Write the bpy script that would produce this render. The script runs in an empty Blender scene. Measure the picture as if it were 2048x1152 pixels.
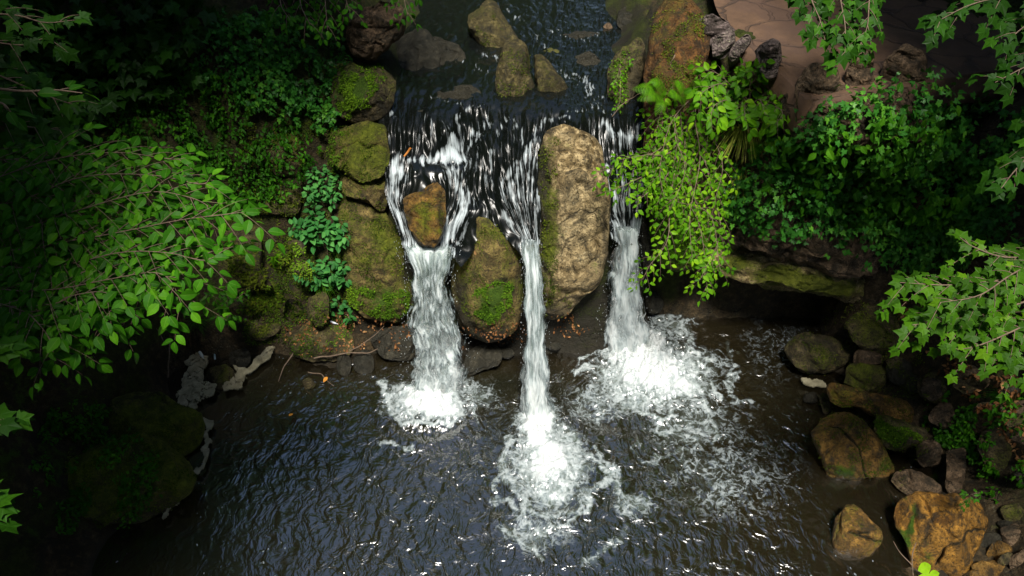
import bpy, math, numpy as np
from mathutils import Vector
from mathutils.bvhtree import BVHTree

# ---------------------------------------------------------------- camera, world, sun, exposure
sc = bpy.context.scene
COL = sc.collection
PITCH = math.radians(42.0); CAMH = 8.0; FPX = 1593.0
camd = bpy.data.cameras.new('camera'); cam = bpy.data.objects.new('camera', camd); COL.objects.link(cam)
cam.location = (0, 0, CAMH); cam.rotation_euler = (math.pi/2 - PITCH, 0, 0)
camd.lens = 28.0; camd.sensor_width = 36.0; camd.clip_start = 0.05; camd.clip_end = 500
sc.camera = cam
SUN_DIR = Vector((0.03, -0.40, 0.92)).normalized()       # towards the sun
world = bpy.data.worlds.new('World'); sc.world = world; world.use_nodes = True
wn = world.node_tree; bg = wn.nodes['Background']
sky = wn.nodes.new('ShaderNodeTexSky'); sky.sky_type = 'NISHITA'; sky.sun_disc = False
sky.sun_elevation = math.asin(SUN_DIR.z); sky.sun_rotation = math.atan2(SUN_DIR.x, SUN_DIR.y)
wn.links.new(sky.outputs[0], bg.inputs[0]); bg.inputs[1].default_value = 0.065
sl = bpy.data.lights.new('sun', 'SUN'); sl.energy = 3.2; sl.angle = math.radians(13); sl.color = (1.0, 0.95, 0.86)
so = bpy.data.objects.new('sun', sl); COL.objects.link(so)
so.rotation_euler = SUN_DIR.to_track_quat('Z', 'Y').to_euler()
sc.view_settings.view_transform = 'Standard'; sc.view_settings.look = 'None'
sc.view_settings.gamma = 1.0; sc.view_settings.exposure = 1.22
sc.cycles.max_bounces = 6; sc.cycles.transparent_max_bounces = 24
sc.cycles.diffuse_bounces = 2; sc.cycles.glossy_bounces = 3; sc.cycles.transmission_bounces = 3
sc.cycles.use_denoising = True; sc.cycles.caustics_reflective = False; sc.cycles.caustics_refractive = False
sc.cycles.sample_clamp_indirect = 4.0; sc.cycles.sample_clamp_direct = 3.0

# ---------------------------------------------------------------- helpers
RNG = np.random.default_rng(7)
CP, SP = math.cos(PITCH), math.sin(PITCH)
CAM = np.array([0, 0, CAMH])
def rays(px, py):
    px = np.asarray(px, float); py = np.asarray(py, float)
    a = (px-1024)/FPX; b = (576-py)/FPX
    return np.stack([a, CP + b*SP, -SP + b*CP], -1)     # depth 1 along the view axis
def PZ(px, py, z):
    r = rays(px, py); return CAM + r*((z-CAMH)/r[..., 2])[..., None]
def PY(px, py, Y):
    r = rays(px, py); return CAM + r*(Y/r[..., 1])[..., None]
def PD(px, py, d):
    return CAM + rays(px, py)*np.asarray(d, float)[..., None]
def proj(P):
    d = P[..., 1]*CP - (P[..., 2]-CAMH)*SP
    d = np.maximum(d, .05)
    return 1024 + FPX*P[..., 0]/d, 576 - FPX*(P[..., 1]*SP + (P[..., 2]-CAMH)*CP)/d

def _h(ix, iy, iz, s):
    h = (ix.astype(np.int64)*374761393 + iy.astype(np.int64)*668265263 + iz.astype(np.int64)*2147483647 + s*974634777) & 0xffffffff
    h = ((h ^ (h >> 13))*1274126177) & 0xffffffff
    h = ((h ^ (h >> 16))*2246822519) & 0xffffffff
    return h ^ (h >> 15)
GR = RNG.normal(size=(256, 3)); GR /= np.linalg.norm(GR, axis=1)[:, None]
def perlin(P, s=0):
    P = np.asarray(P, float); i = np.floor(P); f = P-i; u = f*f*f*(f*(f*6-15)+10)
    ii = i.astype(np.int64); out = 0
    for dx in (0, 1):
        wx = u[:, 0] if dx else 1-u[:, 0]
        for dy in (0, 1):
            wy = u[:, 1] if dy else 1-u[:, 1]
            for dz in (0, 1):
                wz = u[:, 2] if dz else 1-u[:, 2]
                g = GR[_h(ii[:, 0]+dx, ii[:, 1]+dy, ii[:, 2]+dz, s) & 255]
                out = out + wx*wy*wz*((f[:, 0]-dx)*g[:, 0] + (f[:, 1]-dy)*g[:, 1] + (f[:, 2]-dz)*g[:, 2])
    return out*1.6
def fbm(P, o=4, s=0, g=.5):
    a = 1; t = 0; P = np.asarray(P, float)
    for k in range(o):
        t = t + a*perlin(P, s+k*17); P = P*2.03+1.7; a *= g
    return t
def fbm3(P, o=4, s=0): return np.stack([fbm(P, o, s), fbm(P+31.7, o, s+5), fbm(P-17.3, o, s+9)], -1)
def sstep(x, a, b):
    t = np.clip((x-a)/(b-a), 0, 1); return t*t*(3-2*t)

SOLID = []                                              # (verts, faces) for later ray casting
def mesh_obj(name, V, F, mat=None, parent=None, attrs=None, uv=None, smooth=True, loc=None, solid=False):
    V = np.asarray(V, np.float32); F = np.asarray(F, np.int32)
    if solid: SOLID.append((V.copy(), F.copy()))
    if loc is not None: V = V - np.asarray(loc, np.float32)
    me = bpy.data.meshes.new(name)
    me.vertices.add(len(V)); me.vertices.foreach_set('co', V.ravel())
    n, k = F.shape
    me.loops.add(n*k); me.loops.foreach_set('vertex_index', F.ravel())
    me.polygons.add(n); me.polygons.foreach_set('loop_start', np.arange(n, dtype=np.int32)*k)
    me.polygons.foreach_set('loop_total', np.full(n, k, np.int32))
    me.update(calc_edges=True); me.validate()
    if len(me.polygons) == n: me.polygons.foreach_set('use_smooth', np.full(n, smooth))
    for an, av in (attrs or {}).items():
        a = me.attributes.new(an, 'FLOAT', 'POINT'); a.data.foreach_set('value', np.asarray(av, np.float32))
    if uv is not None:
        u = me.uv_layers.new(name='UVMap'); u.data.foreach_set('uv', np.asarray(uv, np.float32)[F.ravel()].ravel())
    if mat: me.materials.append(mat)
    o = bpy.data.objects.new(name, me); COL.objects.link(o)
    if loc is not None: o.location = loc
    if parent is not None:
        o.parent = parent
        if loc is None:
            o.matrix_parent_inverse = Vector and __import__('mathutils').Matrix.Translation(-parent.location)
    return o
def tag(o, label=None, cat=None, group=None, kind=None):
    for k, v in (('label', label), ('category', cat), ('group', group), ('kind', kind)):
        if v: o[k] = v
    return o
def empty(name, loc, label, cat, group=None):
    o = bpy.data.objects.new(name, None); COL.objects.link(o); o.location = loc; o.empty_display_size = .2
    return tag(o, label, cat, group)
def grid_faces(nu, nv, wrap=False):
    # nu rows x nv columns
    i = np.arange(nu-1)[:, None]; j = np.arange(nv if wrap else nv-1)[None, :]; j2 = (j+1) % nv
    return np.stack(np.broadcast_arrays(i*nv+j, i*nv+j2, (i+1)*nv+j2, (i+1)*nv+j), -1).reshape(-1, 4)
def tube(P, R, n=6):
    P = np.asarray(P, float); R = np.broadcast_to(np.asarray(R, float), (len(P),))
    T = np.gradient(P, axis=0); T /= np.linalg.norm(T, axis=1)[:, None]+1e-9
    ref = np.array([.13, .31, 1.0]); A = np.cross(T, ref); A /= np.linalg.norm(A, axis=1)[:, None]+1e-9
    B = np.cross(T, A); th = np.arange(n)*2*math.pi/n
    V = P[:, None] + R[:, None, None]*(np.cos(th)[None, :, None]*A[:, None] + np.sin(th)[None, :, None]*B[:, None])
    return V.reshape(-1, 3), grid_faces(len(P), n, True)
class Acc:                                              # gathers pieces of ONE thing's part
    def __init__(s): s.V = []; s.F = []; s.A = []; s.n = 0
    def add(s, V, F, **a):
        s.V.append(V); s.F.append(F+s.n); s.n += len(V); s.A.append(a)
    def build(s, name, mat, parent=None, smooth=True, loc=None, solid=False):
        if not s.V: return None
        at = {k: np.concatenate([np.broadcast_to(a[k], (len(v),)) for a, v in zip(s.A, s.V)]) for k in s.A[0]}
        return mesh_obj(name, np.concatenate(s.V), np.concatenate(s.F), mat, parent, at, smooth=smooth, loc=loc, solid=solid)
def catmull(P, n):
    P = np.asarray(P, float); P = np.vstack([2*P[0]-P[1], P, 2*P[-1]-P[-2]]); m = len(P)-3
    t = np.linspace(0, m-1e-6, n); i = t.astype(int); f = (t-i)[:, None]
    a, b, c, d = P[i], P[i+1], P[i+2], P[i+3]
    return .5*((2*b) + (c-a)*f + (2*a-5*b+4*c-d)*f**2 + (3*b-a-3*c+d)*f**3)
def inpoly(x, y, poly):
    poly = np.asarray(poly, float); c = np.zeros(np.shape(x), bool); j = len(poly)-1
    for i in range(len(poly)):
        xi, yi = poly[i]; xj, yj = poly[j]
        if yi != yj: c ^= ((yi > y) != (yj > y)) & (x < (xj-xi)*(y-yi)/(yj-yi)+xi)
        j = i
    return c
def segdist(x, y, pl):
    best = np.full(np.shape(x), 1e9)
    for (x0, y0), (x1, y1) in zip(pl[:-1], pl[1:]):
        dx, dy = x1-x0, y1-y0; t = np.clip(((x-x0)*dx+(y-y0)*dy)/(dx*dx+dy*dy+1e-9), 0, 1)
        best = np.minimum(best, np.hypot(x-x0-t*dx, y-y0-t*dy))
    return best
def rbf(ctrl):
    C = np.asarray(ctrl, float); D = np.hypot(C[:, None, 0]-C[None, :, 0], C[:, None, 1]-C[None, :, 1])
    n = len(C); M = np.zeros((n+1, n+1)); M[:n, :n] = D; M[n, :n] = 1; M[:n, n] = 1
    w = np.linalg.solve(M + np.diag([1e-6]*n+[0]), np.append(C[:, 2], 0))
    def f(x, y):
        x = np.asarray(x, float); y = np.asarray(y, float); out = np.full(x.shape, w[-1])
        for k in range(n): out += w[k]*np.sqrt((x-C[k, 0])**2+(y-C[k, 1])**2+.0009)
        return out
    return f

# ---------------------------------------------------------------- materials
class NT:
    def __init__(s, name):
        s.m = bpy.data.materials.new(name); s.m.use_nodes = True; s.t = s.m.node_tree; s.t.nodes.clear()
        s.out = s.n('OutputMaterial')
    def n(s, typ, **kw):
        nd = s.t.nodes.new('ShaderNode'+typ)
        for k, v in kw.items():
            if k[0] == '_': setattr(nd, k[1:], v)
            else:
                key = int(k[1:]) if k[0] == 'i' and k[1:].isdigit() else k.replace('__', ' ')
                if isinstance(v, bpy.types.NodeSocket): s.t.links.new(v, nd.inputs[key])
                else: nd.inputs[key].default_value = v
        return nd
    def math(s, op, a, b=0.0, c=None, clamp=False):
        nd = s.n('Math', _operation=op, _use_clamp=clamp, i0=a, i1=b)
        if c is not None:
            if isinstance(c, bpy.types.NodeSocket): s.t.links.new(c, nd.inputs[2])
            else: nd.inputs[2].default_value = c
        return nd.outputs[0]
    def mix(s, f, a, b):
        nd = s.n('Mix', _data_type='RGBA')
        for sock, v in ((nd.inputs[0], f), (nd.inputs[6], a), (nd.inputs[7], b)):
            if isinstance(v, bpy.types.NodeSocket): s.t.links.new(v, sock)
            else: sock.default_value = (*v, 1) if isinstance(v, tuple) and len(v) == 3 else v
        return nd.outputs[2]
    def ramp(s, f, stops):
        nd = s.n('ValToRGB', i0=f); e = nd.color_ramp.elements
        while len(e) < len(stops): e.new(.5)
        for el, (p, c) in zip(e, stops): el.position = p; el.color = (*c, 1) if len(c) == 3 else c
        return nd.outputs[0]
    def rng(s, f, a, b, c=0., d=1.):
        return s.n('MapRange', _clamp=True, i0=f, i1=a, i2=b, i3=c, i4=d).outputs[0]
    def noise(s, vec, scale, detail=4, rough=.55, dist=0.):
        return s.n('TexNoise', Vector=vec, Scale=scale, Detail=detail, Roughness=rough, Distortion=dist).outputs[0]
    def attr(s, name): return s.n('Attribute', _attribute_name=name).outputs['Fac']
    def surf(s, sh): s.t.links.new(sh, s.out.inputs[0])
    def vec(s, v, sx, sy, sz): return s.n('Mapping', i0=v, i3=(sx, sy, sz)).outputs[0]

def rock_material(name, c1, c2, dark=(.02, .018, .012), moss=.5, mcol=((.03, .045, .004), (.19, .22, .014)), gcol=((.018, .045, .004), (.075, .14, .010)), rough=.75, lichen=.3, sc_=1.0):
    t = NT(name); co = t.n('TexCoord').outputs['Object']; oi = t.n('ObjectInfo').outputs['Random']
    off = t.n('CombineXYZ', X=t.math('MULTIPLY', oi, 37.), Y=t.math('MULTIPLY', oi, 11.), Z=oi).outputs[0]
    v = t.n('VectorMath', _operation='ADD', i0=co, i1=off).outputs[0]
    n1 = t.noise(v, 2.2*sc_, 8, .62, .3); n2 = t.noise(v, 11*sc_, 8, .68); n3 = t.noise(v, 45*sc_, 5, .7); n4 = t.noise(v, 130*sc_, 3, .7)
    geo = t.n('NewGeometry'); nz = t.n('SeparateXYZ', i0=geo.outputs['Normal']).outputs[2]
    base = t.mix(t.rng(n1, .35, .65), c1, c2)
    base = t.mix(t.rng(n2, .48, .62, 0, .8), base, tuple(min(1, x*1.7) for x in c2))
    base = t.mix(t.rng(n3, .47, .36), base, dark)
    base = t.mix(t.rng(t.noise(v, 5*sc_, 6, .7, 1.), .54, .38, 0, .85), base, dark)
    pits = t.n('TexVoronoi', Vector=v, Scale=26*sc_, Randomness=1.).outputs['Distance']
    base = t.mix(t.math('MULTIPLY', t.rng(pits, .2, .1), t.rng(n2, .5, .4, 0, .8)), base, dark)
    dw = t.n('VectorMath', _operation='MULTIPLY_ADD', i0=t.n('TexNoise', Vector=v, Scale=2.5*sc_, Detail=4).outputs[1], i1=(.6, .6, .6), i2=v).outputs[0]
    ce = t.n('TexVoronoi', _feature='DISTANCE_TO_EDGE', Vector=dw, Scale=1.9*sc_).outputs[0]
    crk = t.math('MULTIPLY', t.rng(ce, .0, .035, 1, 0), t.rng(n1, .42, .56))
    base = t.mix(t.math('MULTIPLY', crk, .55), base, dark)
    lich = t.math('MULTIPLY', t.rng(n3, .56, .64), t.rng(n1, .46, .6, 0, lichen))
    base = t.mix(lich, base, (.42, .4, .27))
    # dark areas: wet bands, cracks and darkened edges
    base = t.mix(t.rng(t.math('ADD', t.attr('dark'), t.math('MULTIPLY', t.math('SUBTRACT', n2, .5), .9)), .3, .75, 0, .93), base, dark)
    mm = t.math('ADD', t.attr('moss'), t.math('MULTIPLY', t.math('SUBTRACT', n1, .5), 2.2))
    mm = t.math('ADD', mm, t.math('MULTIPLY', t.math('SUBTRACT', n3, .5), 1.6))
    mm = t.math('ADD', mm, t.math('MULTIPLY', nz, .25))
    mf = t.rng(mm, 1.0-moss, 1.5-moss, 0, .94)
    mc = t.mix(t.rng(t.math('ADD', t.math('MULTIPLY', n2, .5), t.math('MULTIPLY', n4, .5)), .38, .64), mcol[0], mcol[1])
    base = t.mix(mf, base, mc)
    gf = t.rng(t.math('ADD', t.attr('green'), t.math('MULTIPLY', t.math('SUBTRACT', n2, .5), 1.6)), .35, .7)
    gc = t.mix(t.rng(n4, .36, .62), gcol[0], gcol[1])
    base = t.mix(gf, base, gc)
    h = t.math('ADD', t.math('MULTIPLY', n2, .62), t.math('MULTIPLY', n3, .3))
    h = t.math('SUBTRACT', h, t.math('MULTIPLY', crk, .22))
    h = t.math('ADD', h, t.math('MULTIPLY', n4, t.math('ADD', .08, t.math('MULTIPLY', t.math('MAXIMUM', mf, gf), .22))))
    bmp = t.n('Bump', Strength=1., Distance=.08, Height=h).outputs[0]
    rr = t.math('SUBTRACT', rough+.1, t.math('MULTIPLY', t.attr('dark'), .45))
    p = t.n('BsdfPrincipled', Base__Color=base, Roughness=rr, Normal=bmp)
    p.inputs['Specular IOR Level'].default_value = .22
    t.surf(p.outputs[0]); return t.m

def leaf_material(name, ca, cb, cc, rough=.5, trans=.35, rib=(.2, .34, .06), spec=.12):
    t = NT(name); tone = t.attr('tone'); rb = t.attr('rib')
    co = t.n('TexCoord').outputs['Object']; nn = t.noise(co, 30, 2)
    c = t.ramp(tone, [(0, ca), (.55, cb), (1, cc)])
    c = t.mix(t.rng(nn, .35, .7, 0, .35), c, tuple(x*.6 for x in cb))
    c = t.mix(t.rng(rb, .1, .0, 0, .35), c, rib)
    d = t.n('BsdfPrincipled', Base__Color=c, Roughness=rough); d.inputs['Specular IOR Level'].default_value = spec
    tr = t.n('BsdfTranslucent', i0=t.mix(.3, c, (.22, .45, .012)))
    t.surf(t.n('MixShader', i0=trans, i1=d.outputs[0], i2=tr.outputs[0]).outputs[0]); return t.m
def plain_material(name, c1, c2, scale=20, rough=.8, bump=.4, stretch=(1, 1, 1), dist=.01):
    t = NT(name); v = t.vec(t.n('TexCoord').outputs['Object'], *stretch); n = t.noise(v, scale, 6, .65)
    b = t.n('Bump', Strength=bump, Distance=dist, Height=n).outputs[0]
    p = t.n('BsdfPrincipled', Base__Color=t.mix(t.rng(n, .3, .7), c1, c2), Roughness=rough, Normal=b)
    t.surf(p.outputs[0]); return t.m

def foam_shader(t, bmp=None, col=(.8, .87, .88)):
    d = t.n('BsdfPrincipled', Base__Color=(*col, 1) if isinstance(col, tuple) else col, Roughness=.7)
    d.inputs['Specular IOR Level'].default_value = .2
    if bmp is not None: t.t.links.new(bmp, d.inputs['Normal'])
    tr = t.n('BsdfTranslucent', i0=(.75, .85, .85, 1))
    return t.n('MixShader', i0=.2, i1=d.outputs[0], i2=tr.outputs[0]).outputs[0]

def pool_material():
    t = NT('pool_water'); co = t.n('TexCoord').outputs['Object']
    w = t.n('TexNoise', Vector=co, Scale=2.5, Detail=2).outputs[1]
    wv = t.n('VectorMath', _operation='MULTIPLY_ADD', i0=w, i1=(.35, .35, .0), i2=co).outputs[0]
    # ripples stretched a little along the outflow direction
    r1 = t.noise(t.vec(wv, 1.25, .8, 1), 6.5, 2.5, .5, .8); r2 = t.noise(t.vec(wv, 1., .75, 1), 19, 2, .5, .5)
    h = t.math('ADD', r1, t.math('MULTIPLY', r2, .30))
    calm = t.attr('calm')
    bmp = t.n('Bump', Strength=t.math('SUBTRACT', 1., t.math('MULTIPLY', calm, .8)), Distance=.036, Height=h).outputs[0]
    murk = t.mix(t.noise(co, 1.4, 3), (.006, .009, .005), (.015, .012, .005))
    murk = t.mix(t.rng(t.math('ADD', t.attr('depth'), t.math('MULTIPLY', t.noise(co, 1.1, 3), .3)), .62, .3, 0, .85), murk, (.022, .016, .005))
    murk = t.mix(t.rng(t.math('ADD', t.attr('foam'), t.math('MULTIPLY', t.noise(co, 6, 4), .5)), .4, 1.6, 0, .75), murk, (.34, .42, .38))
    dif = t.n('BsdfDiffuse', i0=murk).outputs[0]
    tra = t.n('BsdfTransparent', i0=(.34, .25, .10, 1)).outputs[0]
    under = t.n('MixShader', i0=t.math('MAXIMUM', t.rng(t.attr('foam'), .1, .6), t.rng(t.attr('depth'), .03, .4, .25, .97)), i1=tra, i2=dif).outputs[0]
    fr = t.n('Fresnel', IOR=1.6, Normal=bmp).outputs[0]
    gl = t.n('BsdfGlossy', Color=(1, 1, 1, 1), Roughness=.19, Normal=bmp).outputs[0]
    wat = t.n('MixShader', i0=t.math('MULTIPLY', fr, 4.2, clamp=True), i1=under, i2=gl).outputs[0]
    # foam lace
    f = t.attr('foam')
    dv = t.n('VectorMath', _operation='MULTIPLY_ADD', i0=t.n('TexNoise', Vector=co, Scale=7., Detail=4).outputs[1], i1=(.10, .10, .0), i2=co).outputs[0]
    def ridge(sc, w, o): return t.rng(t.math('ABSOLUTE', t.math('SUBTRACT', t.noise(t.n('VectorMath', _operation='ADD', i0=dv, i1=(o, o, 0)).outputs[0], sc, 3, .55, .9), .5)), 0, w, 1, 0)
    lace = t.math('ADD', t.math('MULTIPLY', ridge(5., .10, 0), .55), t.math('MULTIPLY', ridge(11., .11, 7.), .45))
    nn = t.noise(dv, 22, 5, .65); nl = t.noise(co, 3.5, 3)
    x = t.math('ADD', f, t.math('MULTIPLY', t.math('SUBTRACT', lace, .36), .80))
    x = t.math('ADD', x, t.math('MULTIPLY', t.math('SUBTRACT', nn, .5), .8))
    x = t.math('ADD', x, t.math('MULTIPLY', t.math('SUBTRACT', nl, .5), .7))
    ff = t.rng(x, .24, 1.05); ff = t.math('MULTIPLY', ff, t.rng(f, .03, .2))
    ff = t.math('MINIMUM', ff, t.rng(x, .3, 1.4, .35, 1))
    # drifting flecks
    fl = t.n('TexVoronoi', Vector=t.vec(dv, 1, .7, 1), Scale=15., Randomness=1.).outputs['Distance']
    thr = t.rng(t.noise(dv, 5, 3), .45, .7, .0, .2)
    fle = t.math('MULTIPLY', t.rng(t.math('SUBTRACT', thr, fl), 0, .03), t.attr('fleck'))
    ff = t.math('MAXIMUM', ff, t.math('MULTIPLY', fle, .6))
    fb = t.n('Bump', Strength=.5, Distance=.045, Height=t.math('ADD', nn, x)).outputs[0]
    t.surf(t.n('MixShader', i0=ff, i1=wat, i2=foam_shader(t, fb, t.mix(t.rng(x, .4, 1.5), (.42, .50, .53), (.78, .82, .82)))).outputs[0]); return t.m

def stream_material():
    t = NT('stream_water'); uv = t.n('TexCoord').outputs['UV']; co = t.n('TexCoord').outputs['Object']
    w = t.n('TexNoise', Vector=uv, Scale=2.2, Detail=3).outputs[1]
    wv = t.n('VectorMath', _operation='MULTIPLY_ADD', i0=w, i1=(.10, .12, 0), i2=uv).outputs[0]
    s1 = t.noise(t.vec(wv, 1, .10, 1), 26, 3, .55, .2); s2 = t.noise(t.vec(wv, 1, .12, 1), 70, 2, .5); s3 = t.noise(t.vec(wv, 1, .3, 1), 9, 2, .5)
    steep = t.attr('steep')
    h = t.math('ADD', t.math('MULTIPLY', t.noise(t.vec(wv, 1, .12, 1), 16, 1.5, .45), .5), t.math('MULTIPLY', s3, .4))
    bmp = t.n('Bump', Strength=1., Distance=t.math('ADD', .03, t.math('MULTIPLY', steep, .07)), Height=h).outputs[0]
    dif = t.n('BsdfDiffuse', i0=(.005, .007, .006, 1)).outputs[0]; tra = t.n('BsdfTransparent', i0=t.mix(steep, (.42, .44, .28), (.16, .17, .12))).outputs[0]
    under = t.n('MixShader', i0=.5, i1=tra, i2=dif).outputs[0]
    fr = t.math('MULTIPLY', t.n('Fresnel', IOR=1.6, Normal=bmp).outputs[0], t.math('SUBTRACT', .95, t.math('MULTIPLY', steep, .68)), clamp=True)
    gl = t.n('BsdfGlossy', Color=(1, 1, 1, 1), Roughness=.24, Normal=bmp).outputs[0]
    wat = t.n('MixShader', i0=fr, i1=under, i2=gl).outputs[0]
    f = t.attr('foam'); e = t.noise(co, 26, 5, .65)
    x = t.math('ADD', f, t.math('MULTIPLY', t.math('SUBTRACT', s1, .5), 2.3))
    x = t.math('ADD', x, t.math('ADD', t.math('MULTIPLY', t.math('SUBTRACT', e, .5), .35), t.math('MULTIPLY', t.math('SUBTRACT', s2, .5), .7)))
    ff = t.math('MULTIPLY', t.rng(x, .36, 1.05), t.rng(f, .03, .2))
    t.surf(t.n('MixShader', i0=ff, i1=wat, i2=foam_shader(t, bmp, (.62, .70, .73))).outputs[0]); return t.m

def fall_material():
    t = NT('falling_water'); uv = t.n('TexCoord').outputs['UV']
    w = t.n('TexNoise', Vector=t.vec(uv, 1, .5, 1), Scale=4., Detail=2).outputs[1]
    wv = t.n('VectorMath', _operation='MULTIPLY_ADD', i0=w, i1=(.09, .2, 0), i2=uv).outputs[0]
    s1 = t.noise(t.vec(wv, 1, .10, 1), 30, 5, .6); s2 = t.noise(t.vec(wv, 1, .10, 1), 80, 3, .6); s3 = t.noise(t.vec(wv, 1, .4, 1), 9, 3)
    brk = t.attr('broken'); b = t.noise(t.vec(wv, 1, .24, 1), 26, 4, .6)
    s = t.math('ADD', t.math('MULTIPLY', t.math('SUBTRACT', s1, .5), 1.3), t.math('MULTIPLY', t.math('SUBTRACT', s2, .5), .35))
    s = t.math('ADD', s, t.math('MULTIPLY', t.math('MULTIPLY', t.math('SUBTRACT', b, .5), 3.0), brk))
    s = t.math('ADD', s, t.math('MULTIPLY', t.math('SUBTRACT', s3, .5), .5))
    x = t.math('ADD', t.attr('dens'), s)
    a = t.rng(x, .12, .62)
    h = t.math('ADD', s, 0.)
    bmp = t.n('Bump', Strength=.8, Distance=.03, Height=h).outputs[0]
    col = t.mix(t.rng(x, .25, 1.0), (.30, .38, .40), (.84, .89, .88))
    d = t.n('BsdfPrincipled', Base__Color=col, Roughness=.35, Normal=bmp); tr = t.n('BsdfTranslucent', i0=(.7, .8, .8, 1))
    wh = t.n('MixShader', i0=.25, i1=d.outputs[0], i2=tr.outputs[0]).outputs[0]
    # clear skin of water where the sheet has not broken up yet
    fr = t.n('Fresnel', IOR=1.4, Normal=bmp).outputs[0]
    cl = t.n('MixShader', i0=t.math('MULTIPLY', fr, 2.2, clamp=True), i1=t.n('BsdfTransparent', i0=(.72, .76, .72, 1)).outputs[0], i2=t.n('BsdfGlossy', Roughness=.12, Normal=bmp).outputs[0]).outputs[0]
    clr = t.n('MixShader', i0=t.rng(t.attr('dens'), .0, .25), i1=t.n('BsdfTransparent').outputs[0], i2=cl).outputs[0]
    t.surf(t.n('MixShader', i0=a, i1=clr, i2=wh).outputs[0]); return t.m

M = {}
M['pool'] = pool_material(); M['stream'] = stream_material(); M['fall'] = fall_material()
M['tan'] = rock_material('tan_sandstone', (.12, .08, .03), (.38, .29, .15), moss=.42, lichen=.6)
M['olive'] = rock_material('mossy_sandstone', (.075, .055, .02), (.20, .145, .05), moss=.86, lichen=.5)
M['wetolive'] = rock_material('wet_olive_rock', (.030, .025, .010), (.10, .08, .03), moss=.7, mcol=((.02, .03, .004), (.10, .12, .012)), rough=.5, lichen=.15)
M['amber'] = rock_material('amber_wet_rock', (.07, .038, .010), (.21, .115, .026), moss=.5, rough=.45)
M['orange'] = rock_material('orange_rock', (.10, .045, .008), (.30, .15, .025), moss=.3, rough=.45, lichen=.1)
M['mossy'] = rock_material('thick_moss_rock', (.05, .04, .02), (.11, .085, .04), moss=.85)
M['darkrock'] = rock_material('dark_wet_rock', (.016, .017, .013), (.04, .036, .025), moss=.2, mcol=((.012, .03, .01), (.03, .07, .03)), rough=.4, lichen=.05)
M['brown'] = rock_material('brown_stone', (.06, .04, .022), (.15, .10, .06), moss=.3, lichen=.2)
M['redmoss'] = rock_material('rusty_moss_rock', (.045, .022, .008), (.13, .06, .016), moss=.74, mcol=((.05, .05, .006), (.17, .16, .012)))
M['parapet'] = rock_material('weathered_parapet_stone', (.06, .045, .04), (.17, .13, .12), moss=.12, lichen=.7)
M['leaf'] = leaf_material('elm_leaf', (.015, .07, .003), (.036, .16, .005), (.10, .30, .010))
M['maple'] = leaf_material('maple_leaf', (.022, .07, .003), (.055, .16, .005), (.14, .28, .008))
M['bright'] = leaf_material('bright_leaf', (.04, .14, .004), (.11, .30, .006), (.29, .53, .015), trans=.4)
M['mapleshade'] = leaf_material('shaded_maple_leaf', (.008, .032, .002), (.018, .07, .004), (.04, .13, .006), trans=.2, rib=(.05, .12, .02))  # darker copy of the maple leaf, shade put into its colour
M['ivy'] = leaf_material('ivy_leaf', (.012, .055, .007), (.034, .16, .018), (.11, .31, .025), rough=.38, trans=.15)
M['bluegreen'] = leaf_material('nettle_leaf', (.015, .08, .016), (.035, .17, .035), (.09, .30, .06), rough=.55, trans=.25)
M['litter'] = leaf_material('dead_leaf', (.10, .04, .015), (.25, .11, .04), (.42, .24, .10), rib=(.3, .15, .06), trans=.1)
M['bark'] = plain_material('bark', (.03, .022, .014), (.10, .075, .05), 14, stretch=(1, 1, .3), dist=.03)
M['twig'] = plain_material('twig_bark', (.07, .045, .03), (.20, .14, .09), 30)
M['mossleaf'] = leaf_material('moss_fronds', (.02, .04, .004), (.07, .10, .008), (.17, .21, .015), rough=.8, trans=.2, rib=(.1, .15, .01), spec=.1)
M['brightmoss'] = leaf_material('bright_moss_fronds', (.025, .06, .004), (.075, .16, .008), (.17, .30, .015), rough=.8, trans=.25, rib=(.1, .25, .01), spec=.1)
M['straw'] = leaf_material('grass_blades', (.09, .12, .01), (.22, .25, .03), (.42, .42, .10), rough=.5, trans=.3)
M['orangeleaf'] = leaf_material('orange_leaf', (.5, .15, .02), (.7, .28, .04), (.8, .35, .06), rough=.5, trans=.1, rib=(.6, .3, .1))
M['scum'] = plain_material('dried_foam_scum', (.16, .14, .08), (.42, .38, .25), 9, dist=.03, bump=.8)
# ---------------------------------------------------------------- terrain
def cp(px, py, z): p = PZ(px, py, z); return (p[0], p[1], z)
ctrl = []
for y in (2.0, 3.3, 4.6, 5.8, 6.8):
    for x, z in ((-2.6, -.45), (-1.2, -.55), (0, -.6), (1.4, -.48), (2.6, -.2)): ctrl.append((x, y, z))
for x in np.arange(-2.0, 1.9, .45):
    lo = .55 if x < -1.4 else 0
    ctrl += [(x, 7.3, -.2), (x, 7.58, .04), (x, 7.74, .3), (x, 7.9+lo*.3, 1.7-lo), (x, 8.35, 2.12-lo*.6), (x, 8.9, 2.6)]
for y in (9.4, 10.2, 11.2, 12.5, 14):
    for x in (-1.3, -.4, .5, 1.4): ctrl.append((x, y, 2.72+.02*(y-9)))
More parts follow.
